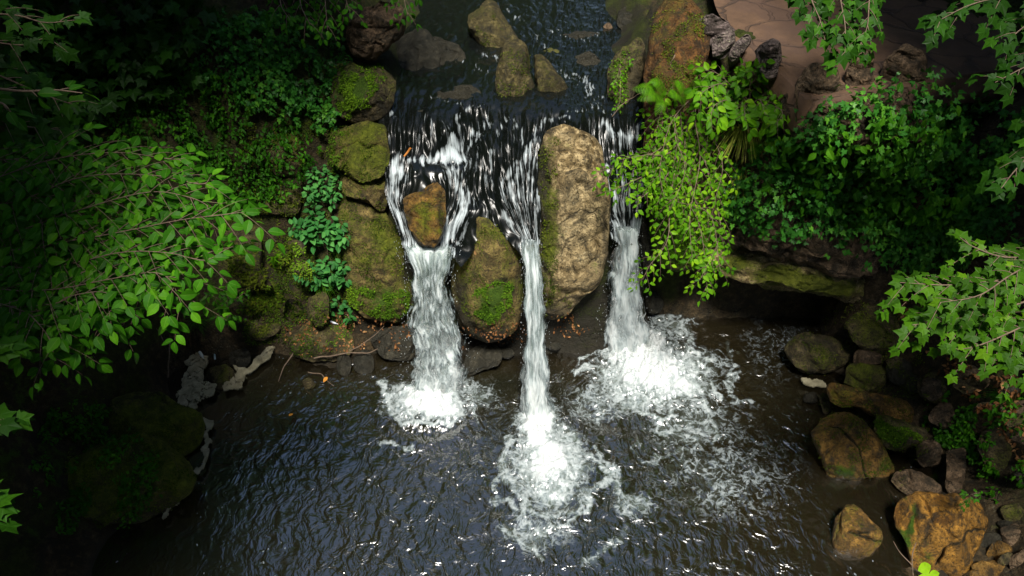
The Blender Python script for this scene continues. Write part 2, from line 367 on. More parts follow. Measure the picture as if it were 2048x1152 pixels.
# left bank
ctrl += [cp(*a) for a in ((700, 735, -.06), (620, 742, -.02), (560, 770, -.2), (480, 770, -.2), (440, 790, -.35), (385, 800, -.4), (400, 750, -.4), (395, 720, -.25), (500, 730, -.14), (560, 720, -.08), (415, 870, -.15), (405, 960, -.15), (330, 1060, -.2), (250, 1152, -.3),
    (450, 900, -.4), (500, 1000, -.5), (420, 1120, -.5), (640, 690, .12), (560, 690, .12), (480, 695, .08), (380, 690, .14), (325, 780, .12), (350, 750, -.08), (250, 850, .15), (200, 950, .2), (120, 850, .6), (60, 1000, .7), (20, 1152, .5), (0, 850, 1.2), (100, 700, 1.4),
    (640, 640, .35), (560, 640, .4), (460, 640, .5), (350, 640, .7), (250, 640, 1.0), (0, 600, 2.4), (700, 560, 1.0), (620, 560, .95), (540, 560, 1.0), (450, 540, 1.25), (350, 500, 1.7),
    (680, 450, 1.75), (600, 440, 1.7), (520, 430, 1.75), (420, 400, 2.1), (250, 380, 2.4), (640, 330, 2.35), (560, 320, 2.4), (460, 300, 2.6), (350, 280, 3.0), (200, 250, 3.0),
    (650, 240, 2.8), (560, 220, 3.0), (450, 180, 3.4), (300, 130, 3.6), (100, 100, 3.6), (680, 130, 3.2), (600, 110, 3.5), (500, 60, 3.9), (700, 20, 3.8), (600, -30, 4.2), (400, -30, 4.2), (780, 10, 3.3), (810, 120, 2.95), (800, 215, 2.75), (790, 60, 3.0))]
# right side: cave floor, wall behind the overhang, path shelf, rocky shore
for x in (1.9, 2.4, 2.9, 3.4, 3.9, 4.4):
    ctrl += [(x, 7.9, -.12), (x, 8.3, .0), (x, 8.5, .6), (x, 8.68, 3.45), (x, 9.3, 3.68), (x, 10.5, 3.7), (x, 12.5, 3.8)]
ctrl += [(1.62, 8.3, 1.6), (1.62, 7.6, -.05), (1.75, 9.3, 2.9), (2.0, 9.6, 3.4), (1.9, 11, 3.2), (2.5, 13, 3.6), (3.0, 7.0, -.22), (3.4, 6.2, -.16), (3.5, 5.4, -.14), (3.3, 4.4, -.16), (2.9, 7.6, -.15)]
ctrl += [cp(*a) for a in ((1640, 640, -.08), (1600, 760, -.10), (1630, 900, -.13), (1700, 990, -.12), (1640, 1100, -.15), (1780, 1010, -.08), (1740, 1140, -.1), (1700, 745, .0), (1700, 620, .2), (1760, 680, .5), (1800, 600, .9), (1760, 820, .16), (1790, 760, .35), (1860, 880, .12), (1790, 920, -.06), (1860, 1000, .0),
    (1900, 700, .95), (1900, 800, .6), (1940, 960, .15), (1990, 880, .5), (2048, 800, 1.1), (2048, 960, .6), (2048, 1100, .3), (1950, 1152, .05), (1850, 520, 1.6), (1900, 600, 1.5), (2048, 650, 1.9), (2048, 450, 2.7), (1900, 380, 2.6), (2000, 250, 3.4), (1900, 180, 3.8))]
ctrl += [(-7, 9, 5.2), (-7, 4, 3.4), (-6, 2, 2.2), (-8, 12, 6), (-5, 13, 5.2), (-3, 14, 4.4), (7.5, 4, 2.2), (6.8, 2, 1.6), (8, 8, 4), (8, 12, 4.4), (5, 2, .4), (-4, 2, .1), (4.2, 3, .0), (5, 9.3, 3.8), (6, 9.4, 3.9), (6, 12, 3.9)]
G0 = rbf(ctrl)
def Gf(x, y):
    x = np.asarray(x, float); y = np.asarray(y, float)
    xc = np.clip(x, -8, 8.5); yc = np.clip(y, 1.5, 14.5)
    z = G0(xc, yc)
    z = z + np.clip((np.abs(x-.4)-6.5), 0, 14)*.62 + np.clip(y-14.5, 0, 40)*.12 - np.clip(1.5-y, 0, 30)*.02
    return z
xs = np.unique(np.concatenate([np.linspace(-70, -9, 16), np.linspace(-9, -5.5, 30), np.arange(-5.5, 6.6, .045), np.linspace(6.6, 10, 30), np.linspace(10, 70, 16)]))
ys = np.unique(np.concatenate([np.linspace(-60, 0, 14), np.linspace(0, 3.2, 24), np.arange(3.2, 10, .045), np.arange(10, 14, .09), np.linspace(14, 18, 14), np.linspace(18, 90, 16)]))
X, Y = np.meshgrid(xs, ys); gx, gy = X.ravel(), Y.ravel(); gz = Gf(gx, gy)
P = np.stack([gx, gy, gz], -1)
rough = sstep(gz, -.5, .5)*.75+.25
nn = fbm(P*1.5, 5, 3)*.16 + fbm(P*7, 3, 8)*.035
inch = ((np.abs(gx-.1) < 1.7) & (gy > 7.6) & (gy < 14))
nn = np.where(inch, nn*.35, nn)
P[:, 2] += nn*rough
ground_mesh_z = P[:, 2]
GROUND = rock_material('bank_soil', (.022, .016, .008), (.060, .042, .021), moss=.55, mcol=((.012, .022, .004), (.07, .085, .012)), lichen=.25, rough=.9)
BED = GROUND
mo = np.clip(.55 + .5*fbm(P*.9, 3, 21), 0, 1)*sstep(gz, .05, .5) + .0
right = sstep(gx, 4.2, 4.8)*sstep(-gy, -9, -8)
gr = ((gx < -2.3) & (gz > .4))*np.clip(.1+.7*fbm(P*1.6, 3, 33), 0, .5)
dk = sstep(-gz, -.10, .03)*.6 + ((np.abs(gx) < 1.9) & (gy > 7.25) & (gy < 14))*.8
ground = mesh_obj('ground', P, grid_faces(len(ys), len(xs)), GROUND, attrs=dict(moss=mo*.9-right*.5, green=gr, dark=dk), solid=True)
ground['kind'] = 'structure'
def dd(pts, P): return segdist(P[:, 0], P[:, 1], pts)

# ---------------------------------------------------------------- pool water
def blob(px, py, cx, cy, rx, ry, soft=.5):
    d = np.hypot((px-cx)/rx, (py-cy)/ry); return np.clip((1-d)/soft, 0, 1)
def line(px, py, pts, w, s=.6):
    m = catmull(pts, max(8, len(pts)*6)); return s*np.exp(-(segdist(px, py, m)/w)**2)
xs = np.arange(-6.2, 6.0, .016); ys = np.arange(2.6, 8.75, .018)
X, Y = np.meshgrid(xs, ys); P = np.stack([X.ravel(), Y.ravel(), np.zeros(X.size)], -1)
px, py = proj(P)
def coarse(fn, *a):                                        # evaluate a slow field on a coarse grid, then interpolate
    cx = np.linspace(-6.3, 6.1, 260); cy = np.linspace(2.5, 8.9, 150); A, B = np.meshgrid(cx, cy)
    Z = fn(A.ravel(), B.ravel()).reshape(A.shape); fx = (P[:, 0]-cx[0])/(cx[1]-cx[0]); fy = (P[:, 1]-cy[0])/(cy[1]-cy[0])
    i = np.clip(fx.astype(int), 0, 258); j = np.clip(fy.astype(int), 0, 148); u = fx-i; v = fy-j
    return Z[j, i]*(1-u)*(1-v)+Z[j, i+1]*u*(1-v)+Z[j+1, i]*(1-u)*v+Z[j+1, i+1]*u*v
depth = -coarse(Gf)
wx, wy = 9*fbm(P*2.2, 3, 71)+4*fbm(P*7, 2, 5), 9*fbm(P*2.2, 3, 72)+4*fbm(P*7, 2, 6)
qx, qy = px+wx*2.1, py+wy*2.1
foam = np.zeros(len(P))
def F(v):
    global foam; foam = np.maximum(foam, v)
# left splash
F(1.5*blob(qx, qy, 862, 800, 62, 46, .5)); F(.62*blob(qx, qy, 855, 800, 100, 58, .5)); F(.9*blob(qx, qy, 850, 775, 58, 22, .6)); F(.75*blob(qx, qy, 905, 800, 36, 34, .6))
F(line(qx, qy, [(765, 765), (790, 795), (797, 830), (815, 852), (850, 860), (888, 850), (908, 828), (925, 805)], 6, .8))
F(line(qx, qy, [(770, 760), (775, 785), (800, 800), (835, 800)], 7, .62)); F(line(qx, qy, [(930, 775), (945, 810), (950, 845)], 5, .5)); F(line(qx, qy, [(760, 895), (790, 888), (825, 890)], 5, .5)); F(line(qx, qy, [(905, 740), (940, 770), (955, 800)], 7, .45))
# middle splash
F(1.6*blob(qx, qy, 1080, 855, 34, 66, .5)); F(1.35*blob(qx, qy, 1092, 925, 48, 66, .6)); F(.66*blob(qx, qy, 1098, 930, 92, 100, .45)); F(.8*blob(qx, qy, 1118, 975, 70, 42, .8)); F(.55*blob(qx, qy, 1075, 850, 62, 80, .6))
F(line(qx, qy, [(1015, 880), (1012, 930), (1025, 965), (1045, 1000), (1075, 1020), (1130, 1022), (1170, 1000), (1200, 965), (1215, 930)], 11, .5))
F(line(qx, qy, [(1040, 1010), (1060, 1040), (1082, 1062), (1110, 1058), (1150, 1040), (1175, 1012), (1190, 990)], 6, .6)); F(line(qx, qy, [(1130, 870), (1165, 900), (1195, 925), (1225, 965), (1255, 990)], 6, .66))
F(line(qx, qy, [(1190, 880), (1215, 930), (1240, 985), (1290, 1000)], 8, .45)); F(line(qx, qy, [(1010, 1060), (1050, 1075), (1085, 1102)], 6, .55)); F(line(qx, qy, [(1005, 880), (1018, 910), (1000, 960), (990, 985)], 4, .5))
F(line(qx, qy, [(985, 1000), (1030, 1020), (1060, 1055)], 7, .4)); F(line(qx, qy, [(1170, 1120), (1230, 1100), (1260, 1060)], 10, .3)); F(.42*blob(qx, qy, 1270, 1010, 60, 40, .7)); F(.36*blob(qx, qy, 1080, 1060, 120, 50, .8))
# right splash
F(1.6*blob(qx, qy, 1270, 705, 70, 45, .5)); F(1.4*blob(qx, qy, 1300, 748, 95, 50, .55)); F(1.1*blob(qx, qy, 1340, 770, 75, 36, .6)); F(.64*blob(qx, qy, 1310, 750, 155, 90, .45)); F(.75*blob(qx, qy, 1225, 700, 60, 42, .7)); F(.5*blob(qx, qy, 1340, 655, 70, 40, .6))
F(line(qx, qy, [(1150, 735), (1190, 740), (1225, 765), (1265, 800), (1300, 838), (1320, 840), (1350, 820)], 6, .7)); F(line(qx, qy, [(1385, 690), (1400, 715), (1425, 745), (1425, 780), (1440, 800)], 6, .66))
F(line(qx, qy, [(1350, 815), (1390, 812), (1420, 830), (1440, 860), (1430, 880)], 7, .62)); F(line(qx, qy, [(1330, 870), (1370, 850), (1410, 845), (1440, 870)], 6, .55)); F(line(qx, qy, [(1240, 800), (1290, 830), (1330, 880)], 5, .5))
F(line(qx, qy, [(1475, 750), (1462, 775), (1485, 800), (1505, 810)], 5, .5)); F(line(qx, qy, [(1380, 660), (1388, 690), (1375, 710)], 6, .55)); F(line(qx, qy, [(1440, 700), (1460, 740), (1480, 790)], 6, .36)); F(line(qx, qy, [(1310, 912), (1350, 915), (1380, 905)], 5, .35))
F(line(qx, qy, [(1170, 650), (1190, 665), (1180, 690), (1160, 720)], 7, .55)); F(line(qx, qy, [(1270, 880), (1290, 910), (1340, 915)], 5, .3)); F(.33*blob(qx, qy, 1390, 850, 140, 90, .8)); F(.34*blob(qx, qy, 1200, 800, 90, 60, .8)); F(line(qx, qy, [(1200, 775), (1210, 800), (1195, 830)], 5, .4))
F(.30*blob(qx, qy, 950, 790, 70, 60, .8)); F(.14*blob(qx, qy, 1560, 690, 110, 110, .8)); F(.24*blob(qx, qy, 1450, 950, 200, 120, .8))
# waves
FL = np.stack([P[:, 0]*1.2+.3*perlin(P*1.1, 4), P[:, 1]*.85+.3*perlin(P*1.3, 9), np.zeros(len(P))], -1)
amp = np.clip(sstep(px, 330, 800)*1.1-.1, .05, 1)*(1-.35*sstep(px, 1480, 1620))
h = (np.abs(fbm(FL*3.0, 2, 40))*.013 + fbm(FL*7.5, 2, 44)*.007)
P[:, 2] = h*amp - .02
for cx, cy, r1, hh in ((862, 800, 60, .10), (1082, 865, 45, .10), (1100, 940, 60, .06), (1275, 715, 75, .12), (1330, 760, 85, .05)):
    P[:, 2] += hh*np.exp(-((px-cx)/r1)**2-((py-cy)/r1/.75)**2)*(1+1.0*fbm(P*np.array([9, 9, 0]), 3, 50))
for cx, cy, rx, ry in ((855, 805, 58, 48), (1105, 930, 88, 110), (1310, 760, 125, 75)):       # rolling rings thrown outwards
    d = np.hypot((px-cx)/rx, (py-cy)/ry); P[:, 2] += .012*np.cos((d-1)*9)*np.exp(-((d-1.15)/.8)**2)
P[:, 2] += .02*np.clip(foam, 0, 1)*(1+fbm(P*np.array([14, 14, 0]), 3, 61))
calm = 1-np.clip(sstep(px, 380, 760), 0, 1); calm = np.maximum(calm, sstep(px, 1560, 1680)*.85)
fleck = np.clip(sstep(-px, -800, -480)+sstep(px, 1500, 1620)*.8, 0, 1)
Fc = grid_faces(len(ys), len(xs)); keep = (depth > -.12)[Fc].any(1); Fc = Fc[keep]
used = np.unique(Fc); remap = np.zeros(len(P), np.int64); remap[used] = np.arange(len(used))
pool = mesh_obj('pool_water', P[used], remap[Fc], M['pool'], attrs=dict(foam=foam[used], calm=calm[used], depth=depth[used], fleck=fleck[used])); pool['kind'] = 'structure'
SOLIDW = (P[used][::1], remap[Fc])

# ---------------------------------------------------------------- stream above the falls and the cascade
def zs(px, py):                                            # ledge profile: height of the stream surface seen at a picture row
    return None
sctrl = [(x, y, 2.93+.015*(y-9)) for y in (9.3, 10.2, 11.5, 13, 14.5) for x in (-2, -1, 0, 1, 2.2)]
sctrl += [cp(*a) for a in ((790, 228, 2.86), (860, 222, 2.9), (940, 222, 2.9), (1010, 232, 2.9), (1080, 245, 2.9), (1130, 240, 2.92), (1200, 235, 2.9), (1270, 260, 2.78),
    (800, 300, 2.62), (850, 280, 2.72), (910, 250, 2.84), (915, 275, 2.66), (900, 305, 2.50), (860, 320, 2.50), (930, 320, 2.50), (960, 290, 2.72), (1010, 290, 2.74), (1050, 300, 2.68), (900, 345, 2.47), (830, 345, 2.50),
    (785, 330, 2.50), (790, 370, 2.35), (800, 420, 2.18), (815, 460, 2.0), (830, 490, 1.86), (860, 505, 1.8), (925, 380, 2.32), (910, 430, 2.12), (895, 475, 1.95), (885, 500, 1.85), (935, 420, 2.22), (950, 360, 2.42), (960, 450, 2.05), (930, 480, 1.95),
    (1000, 340, 2.52), (1000, 400, 2.32), (1020, 440, 2.12), (1045, 480, 1.94), (1060, 500, 1.86), (1050, 400, 2.24), (1060, 350, 2.46), (1070, 450, 2.03), (1080, 300, 2.7),
    (1225, 290, 2.68), (1270, 300, 2.62), (1225, 340, 2.45), (1280, 340, 2.42), (1225, 400, 2.17), (1280, 400, 2.13), (1230, 450, 1.96), (1270, 450, 1.92), (1250, 480, 1.84))]
S0 = rbf(sctrl)
SLIP = [(748, 205), (758, 250), (778, 262), (772, 330), (768, 380), (785, 430), (800, 470), (806, 498), (830, 512), (905, 512), (922, 532), (938, 512), (962, 466), (996, 462), (1022, 492), (1042, 515), (1078, 515), (1082, 420), (1075, 300), (1100, 262), (1160, 262), (1205, 300), (1205, 380), (1222, 480), (1240, 492), (1272, 490), (1295, 400), (1300, 250), (1290, 60), (1420, -120), (700, -120), (740, 0), (800, 60)]
xs = np.arange(-2.4, 2.7, .014); ys = np.concatenate([np.arange(7.2, 9.3, .013), np.arange(9.3, 14.6, .03)])
X, Y = np.meshgrid(xs, ys); sx, sy = X.ravel(), Y.ravel(); sz = S0(sx, sy+sstep(sy, 8.3, 8.75)*(1-sstep(sy, 9.3, 9.8))*.34*fbm(np.stack([sx*1.5, sx*0, sx*0], -1), 3, 88))
P = np.stack([sx, sy, sz], -1); px, py = proj(P)
gyr, gxr = np.gradient(sz.reshape(X.shape), ys, xs); steep = sstep(np.hypot(gxr, gyr).ravel(), .15, .7)
warp = .12*fbm(P*np.array([1.6, 1.6, 0]), 2, 11)
kr = np.array([235, 320, 400, 480.]); KN = np.array([[765, 772, 775, 800], [838, 828, 812, 832], [880, 886, 893, 870], [925, 936, 936, 912], [975, 990, 1006, 1042], [1085, 1075, 1072, 1077], [1200, 1208, 1215, 1230], [1290, 1290, 1288, 1276.]])
KX = np.stack([np.interp(py, kr, k) for k in KN]); UK = np.array([-1.63, -1.17, -.91, -.62, -.30, .38, 1.11, 1.68])
U = np.zeros(len(px))
for q in range(-1, 8):
    l, r_ = (KX[q] if q >= 0 else KX[0]-400), (KX[q+1] if q < 7 else KX[7]+400); ul, ur = (UK[q] if q >= 0 else UK[0]-2.5), (UK[q+1] if q < 7 else UK[7]+2.5)
    k = (px >= l) & (px < r_); U[k] = (ul+(px-l)/np.maximum(r_-l, 1)*(ur-ul))[k]
U = U+warp*.35; Vv = sy*1.25+warp*.6
FLW = np.stack([U*9, Vv*1.7, np.zeros(len(P))], -1)
P[:, 2] += steep*(fbm(FLW*.6, 2, 13)*.055+fbm(FLW*1.4, 1, 19)*.045+.05*fbm(P*2.6, 2, 14)) + (1-steep)*(.022*np.abs(fbm(P*np.array([5, 3.2, 0]), 3, 15)))
# arched lip of the crest
foam = .09*steep*(1+1.6*fbm(P*2.6, 3, 77)); qx = px+11*fbm(P*4, 3, 16); qy = py+9*fbm(P*4, 3, 17)
F(1.15*blob(qx, qy, 905, 312, 44, 26, .7)); F(.9*blob(qx, qy, 870, 312, 56, 20, .9)); F(1.1*blob(qx, qy, 915, 282, 20, 34, .9)); F(line(qx, qy, [(922, 230), (920, 270)], 6, .6)); F(.55*blob(qx, qy, 905, 345, 40, 30, .8))
F(line(qx, qy, [(815, 318), (845, 310), (880, 305)], 8, .5)); F(line(qx, qy, [(795, 318), (788, 345), (782, 375), (785, 410), (805, 445), (822, 480), (835, 500)], 13, .72)); F(.85*blob(qx, qy, 795, 335, 26, 28, .8)); F(.6*blob(qx, qy, 805, 350, 25, 40, .9))
F(line(qx, qy, [(905, 345), (918, 380), (922, 400)], 14, .6)); F(line(qx, qy, [(925, 405), (930, 420), (915, 445), (900, 470)], 11, .8)); F(line(qx, qy, [(893, 440), (890, 475), (885, 505)], 8, .8)); F(line(qx, qy, [(935, 420), (930, 450), (915, 475)], 9, .5)); F(.4*blob(qx, qy, 935, 400, 40, 60, .8))
F(line(qx, qy, [(955, 265), (945, 290), (938, 310)], 6, .55)); F(line(qx, qy, [(1060, 300), (1040, 340), (1030, 370), (1035, 420), (1050, 470), (1060, 510)], 11, .52)); F(line(qx, qy, [(1025, 335), (1005, 375), (1012, 420), (1035, 460), (1052, 500)], 8, .58)); F(line(qx, qy, [(1080, 250), (1068, 280), (1065, 340), (1070, 420), (1070, 500)], 8, .42)); F(.42*blob(qx, qy, 1040, 420, 44, 110, .8)); F(.18*blob(qx, qy, 960, 330, 50, 80, .9)); F(line(qx, qy, [(985, 300), (975, 350), (960, 400)], 10, .34)); F(line(qx, qy, [(1020, 240), (1040, 262), (1050, 290)], 9, .36)); F(line(qx, qy, [(975, 240), (960, 270)], 8, .32))
F(line(qx, qy, [(1205, 250), (1240, 268), (1280, 275)], 9, .62)); F(.42*blob(qx, qy, 1250, 275, 60, 35, .8)); F(.4*blob(qx, qy, 1250, 390, 45, 90, .8)); F(line(qx, qy, [(1212, 330), (1222, 380), (1235, 430), (1242, 470)], 8, .6)); F(line(qx, qy, [(1285, 340), (1278, 400), (1268, 450), (1262, 480)], 8, .55)); F(.8*blob(qx, qy, 1255, 470, 35, 40, .8)); F(line(qx, qy, [(1245, 340), (1250, 400), (1252, 450)], 12, .45))
F(line(qx, qy, [(1010, 235), (1000, 255), (990, 285)], 8, .25)); F(line(qx, qy, [(1105, 138), (1135, 150), (1160, 165)], 6, .35)); F(line(qx, qy, [(1155, 150), (1175, 165), (1180, 180)], 6, .5)); F(line(qx, qy, [(1185, 190), (1200, 205), (1230, 235)], 8, .32)); F(line(qx, qy, [(960, 105), (990, 115), (1005, 130)], 5, .35)); F(line(qx, qy, [(1010, 20), (1060, 60), (1090, 100)], 5, .3)); F(line(qx, qy, [(880, 95), (930, 120), (980, 150)], 5, .28)); F(line(qx, qy, [(1100, 60), (1150, 75), (1200, 70)], 5, .26)); F(line(qx, qy, [(840, 190), (900, 205), (960, 215)], 4, .3)); F(line(qx, qy, [(1130, 225), (1190, 215), (1215, 235)], 5, .3)); F(line(qx, qy, [(780, 215), (785, 240)], 5, .5)); F(line(qx, qy, [(1080, 245), (1110, 238), (1140, 238)], 5, .4))  # foam streaks; faint flow lines upstream are put in as glints
F(line(qx, qy, [(812, 490), (835, 505), (860, 512), (900, 505)], 14, .8)); F(line(qx, qy, [(1045, 490), (1062, 515), (1075, 490)], 12, .75)); F(line(qx, qy, [(1228, 455), (1250, 485), (1278, 455)], 16, .8))
Fc = grid_faces(len(ys), len(xs)); cxp = px[Fc].mean(1); cyp = py[Fc].mean(1); gg = None
keep = inpoly(cxp, cyp, SLIP) & ~inpoly(cxp, cyp, [(970, 462), (996, 460), (1014, 490), (1024, 520), (1030, 570), (935, 570), (938, 525), (950, 485)]) & ~inpoly(cxp, cyp, [(848, 382), (880, 378), (888, 400), (880, 470), (862, 495), (840, 480), (826, 440), (824, 400)])
Fc = Fc[keep]; used = np.unique(Fc); remap = np.zeros(len(P), np.int64); remap[used] = np.arange(len(used))
stream = mesh_obj('stream_water', P[used], remap[Fc], M['stream'], attrs=dict(foam=foam[used], steep=steep[used]), uv=np.stack([U, Vv], -1)[used]); stream['kind'] = 'structure'

# ---------------------------------------------------------------- the three falls
drop_proto = np.array([[0, 0, 1], [1, 0, 0], [-.5, .87, 0], [-.5, -.87, 0], [0, 0, -1]], float)
drop_f = np.array([[0, 1, 2], [0, 2, 3], [0, 3, 1], [4, 2, 1], [4, 3, 2], [4, 1, 3]])
tw = NT('water_drops'); pw = tw.n('BsdfPrincipled', Base__Color=(.8, .87, .9, 1), Roughness=.15); tw.surf(pw.outputs[0]); M['drops'] = tw.m
def waterfall(label, rows, zlip, Ylip, Yland, dens, broken, thick, seed, impact, nspray):
    rows = np.array(rows, float)                          # py, left px, right px
    root_loc = PY((rows[-1, 1]+rows[-1, 2])/2, rows[-1, 0], Yland); root_loc[2] = 0
    root = empty('waterfall', root_loc, label, 'waterfall', 'falls pouring off the rock ledge')
    nv, nu = 170, 72; t = np.linspace(0, 1, nv)
    Yc = Ylip-(Ylip-Yland)*t; Zc = zlip*(1-t**2)
    c = np.stack([np.zeros(nv), Yc, Zc], -1); _, pyc = proj(c)
    Lp = np.interp(pyc, rows[:, 0], rows[:, 1]); Rp = np.interp(pyc, rows[:, 0], rows[:, 2])
    Lx = PY(Lp, pyc, Yc)[:, 0]; Rx = PY(Rp, pyc, Yc)[:, 0]
    for name, sc_, th, dn, br in (('water_core', .93, thick*.7, dens, broken), ('spray_veil', 1.12, thick, dens-.38, broken+.2)):
        a = np.linspace(-math.pi, math.pi, nu, endpoint=False)
        m = (Lx+Rx)/2; w = (Rx-Lx)/2*sc_
        sxv = np.sign(np.cos(a))*np.abs(np.cos(a))**.8; syv = np.sign(np.sin(a))*np.abs(np.sin(a))**.8
        grow = (.35+.9*t)*th
        Px = m[:, None]+w[:, None]*sxv; Py_ = Yc[:, None]+grow[:, None]*syv*.5; Pz = np.repeat(Zc[:, None], nu, 1)+grow[:, None]*(-syv)*.12
        V = np.stack([Px, Py_, Pz], -1).reshape(-1, 3)
        arc = np.repeat(np.cumsum(np.hypot(np.gradient(Yc), np.gradient(Zc)))[:, None], nu, 1).ravel()
        uu = (sxv[None, :]*.5*(1+0*t[:, None])*.55+(syv > 0)[None, :]*.77).ravel()+seed
        st = fbm(np.stack([uu*16, arc*1.5, np.full(len(uu), seed)], -1), 3, seed)
        tt = np.repeat(t, nu)
        V[:, 1] -= st*.05*(.3+tt)*np.sign(np.tile(-syv, nv)*-1+1e-6)*-1
        V[:, 0] += fbm(np.stack([uu*5, arc*2.5, np.full(len(uu), seed+3.)], -1), 2, seed+1)*.035*tt
        sg = np.tile(np.sign(sxv), nv); edge = np.tile(np.abs(sxv), nv)
        V[:, 0] += sg*edge**2*fbm(np.stack([arc*3.2, sg*7., np.full(len(uu), seed*1.)], -1), 3, seed+11)*.055*sstep(tt, .05, .5)
        rag = fbm(np.stack([uu*9, arc*2.2, np.full(len(uu), seed+5.)], -1), 3, seed+12)
        de = dn-np.clip(edge-.6, 0, 1)*1.9+rag*.55
        if seed == 3: de = de-2.2*np.exp(-(np.tile(sxv, nv)/.42)**2)*(1-sstep(tt, .02, .16))
        de = de-(1-sstep(tt, .0, .16))*(.55+.9*fbm(np.stack([uu*22, tt*3, np.full(len(uu), 9.)], -1), 3, seed+6))
        de = de + .35*sstep(tt, .75, 1)
        brk = br*sstep(tt, .05, .45)
        mesh_obj(name, V, grid_faces(nv, nu, True), M['fall'], root, attrs=dict(dens=de, broken=brk), uv=np.stack([uu, arc], -1))
    # droplets thrown off the sheet and up from the pool
    A = Acc(); r = np.random.default_rng(seed)
    for k in range(nspray):
        if k % 3:
            q = r.random()**.7; i = int(q*(nv-1)); side = r.choice([-1, 1]); c0 = np.array([(Lx[i]+Rx[i])/2+side*(Rx[i]-Lx[i])/2*r.uniform(.8, 1.25+.3*q), Yc[i]+r.normal()*.06, Zc[i]+r.normal()*.05]); ln = r.uniform(1.5, 4.5)
        else:
            th_ = r.uniform(0, 6.28); rr = abs(r.normal())*impact; c0 = np.array([root_loc[0]+math.cos(th_)*rr, Yland+math.sin(th_)*rr*.7, .03+abs(r.normal())*.10*math.exp(-rr/impact)]); ln = 1.2
        s = r.uniform(.0015, .0038)
        A.add(drop_proto*[s, s, s*ln]+c0, drop_f)
    A.build('spray', M['drops'], root)['kind'] = 'stuff'
    return root
waterfall('broad broken white waterfall on the left where two chutes join below the small brown boulder', [(480, 800, 914), (510, 806, 908), (535, 818, 902), (570, 823, 900), (620, 824, 908), (660, 822, 920), (700, 824, 930), (760, 826, 926), (810, 828, 918)], 1.93, 7.56, 6.95, .64, .72, .26, 3, .3, 420)
waterfall('narrow straight white waterfall dropping between the mossy boulder and the tall pale boulder', [(470, 1038, 1077), (500, 1044, 1079), (560, 1049, 1085), (640, 1050, 1090), (740, 1050, 1094), (840, 1046, 1102)], 1.96, 7.58, 6.50, .92, .2, .16, 5, .22, 280)
waterfall('waterfall on the right of the tall pale boulder beside the leafy wall', [(420, 1220, 1288), (450, 1228, 1280), (480, 1232, 1276), (560, 1222, 1280), (620, 1214, 1286), (690, 1206, 1296)], 2.02, 7.75, 7.66, .92, .2, .26, 8, .36, 360)

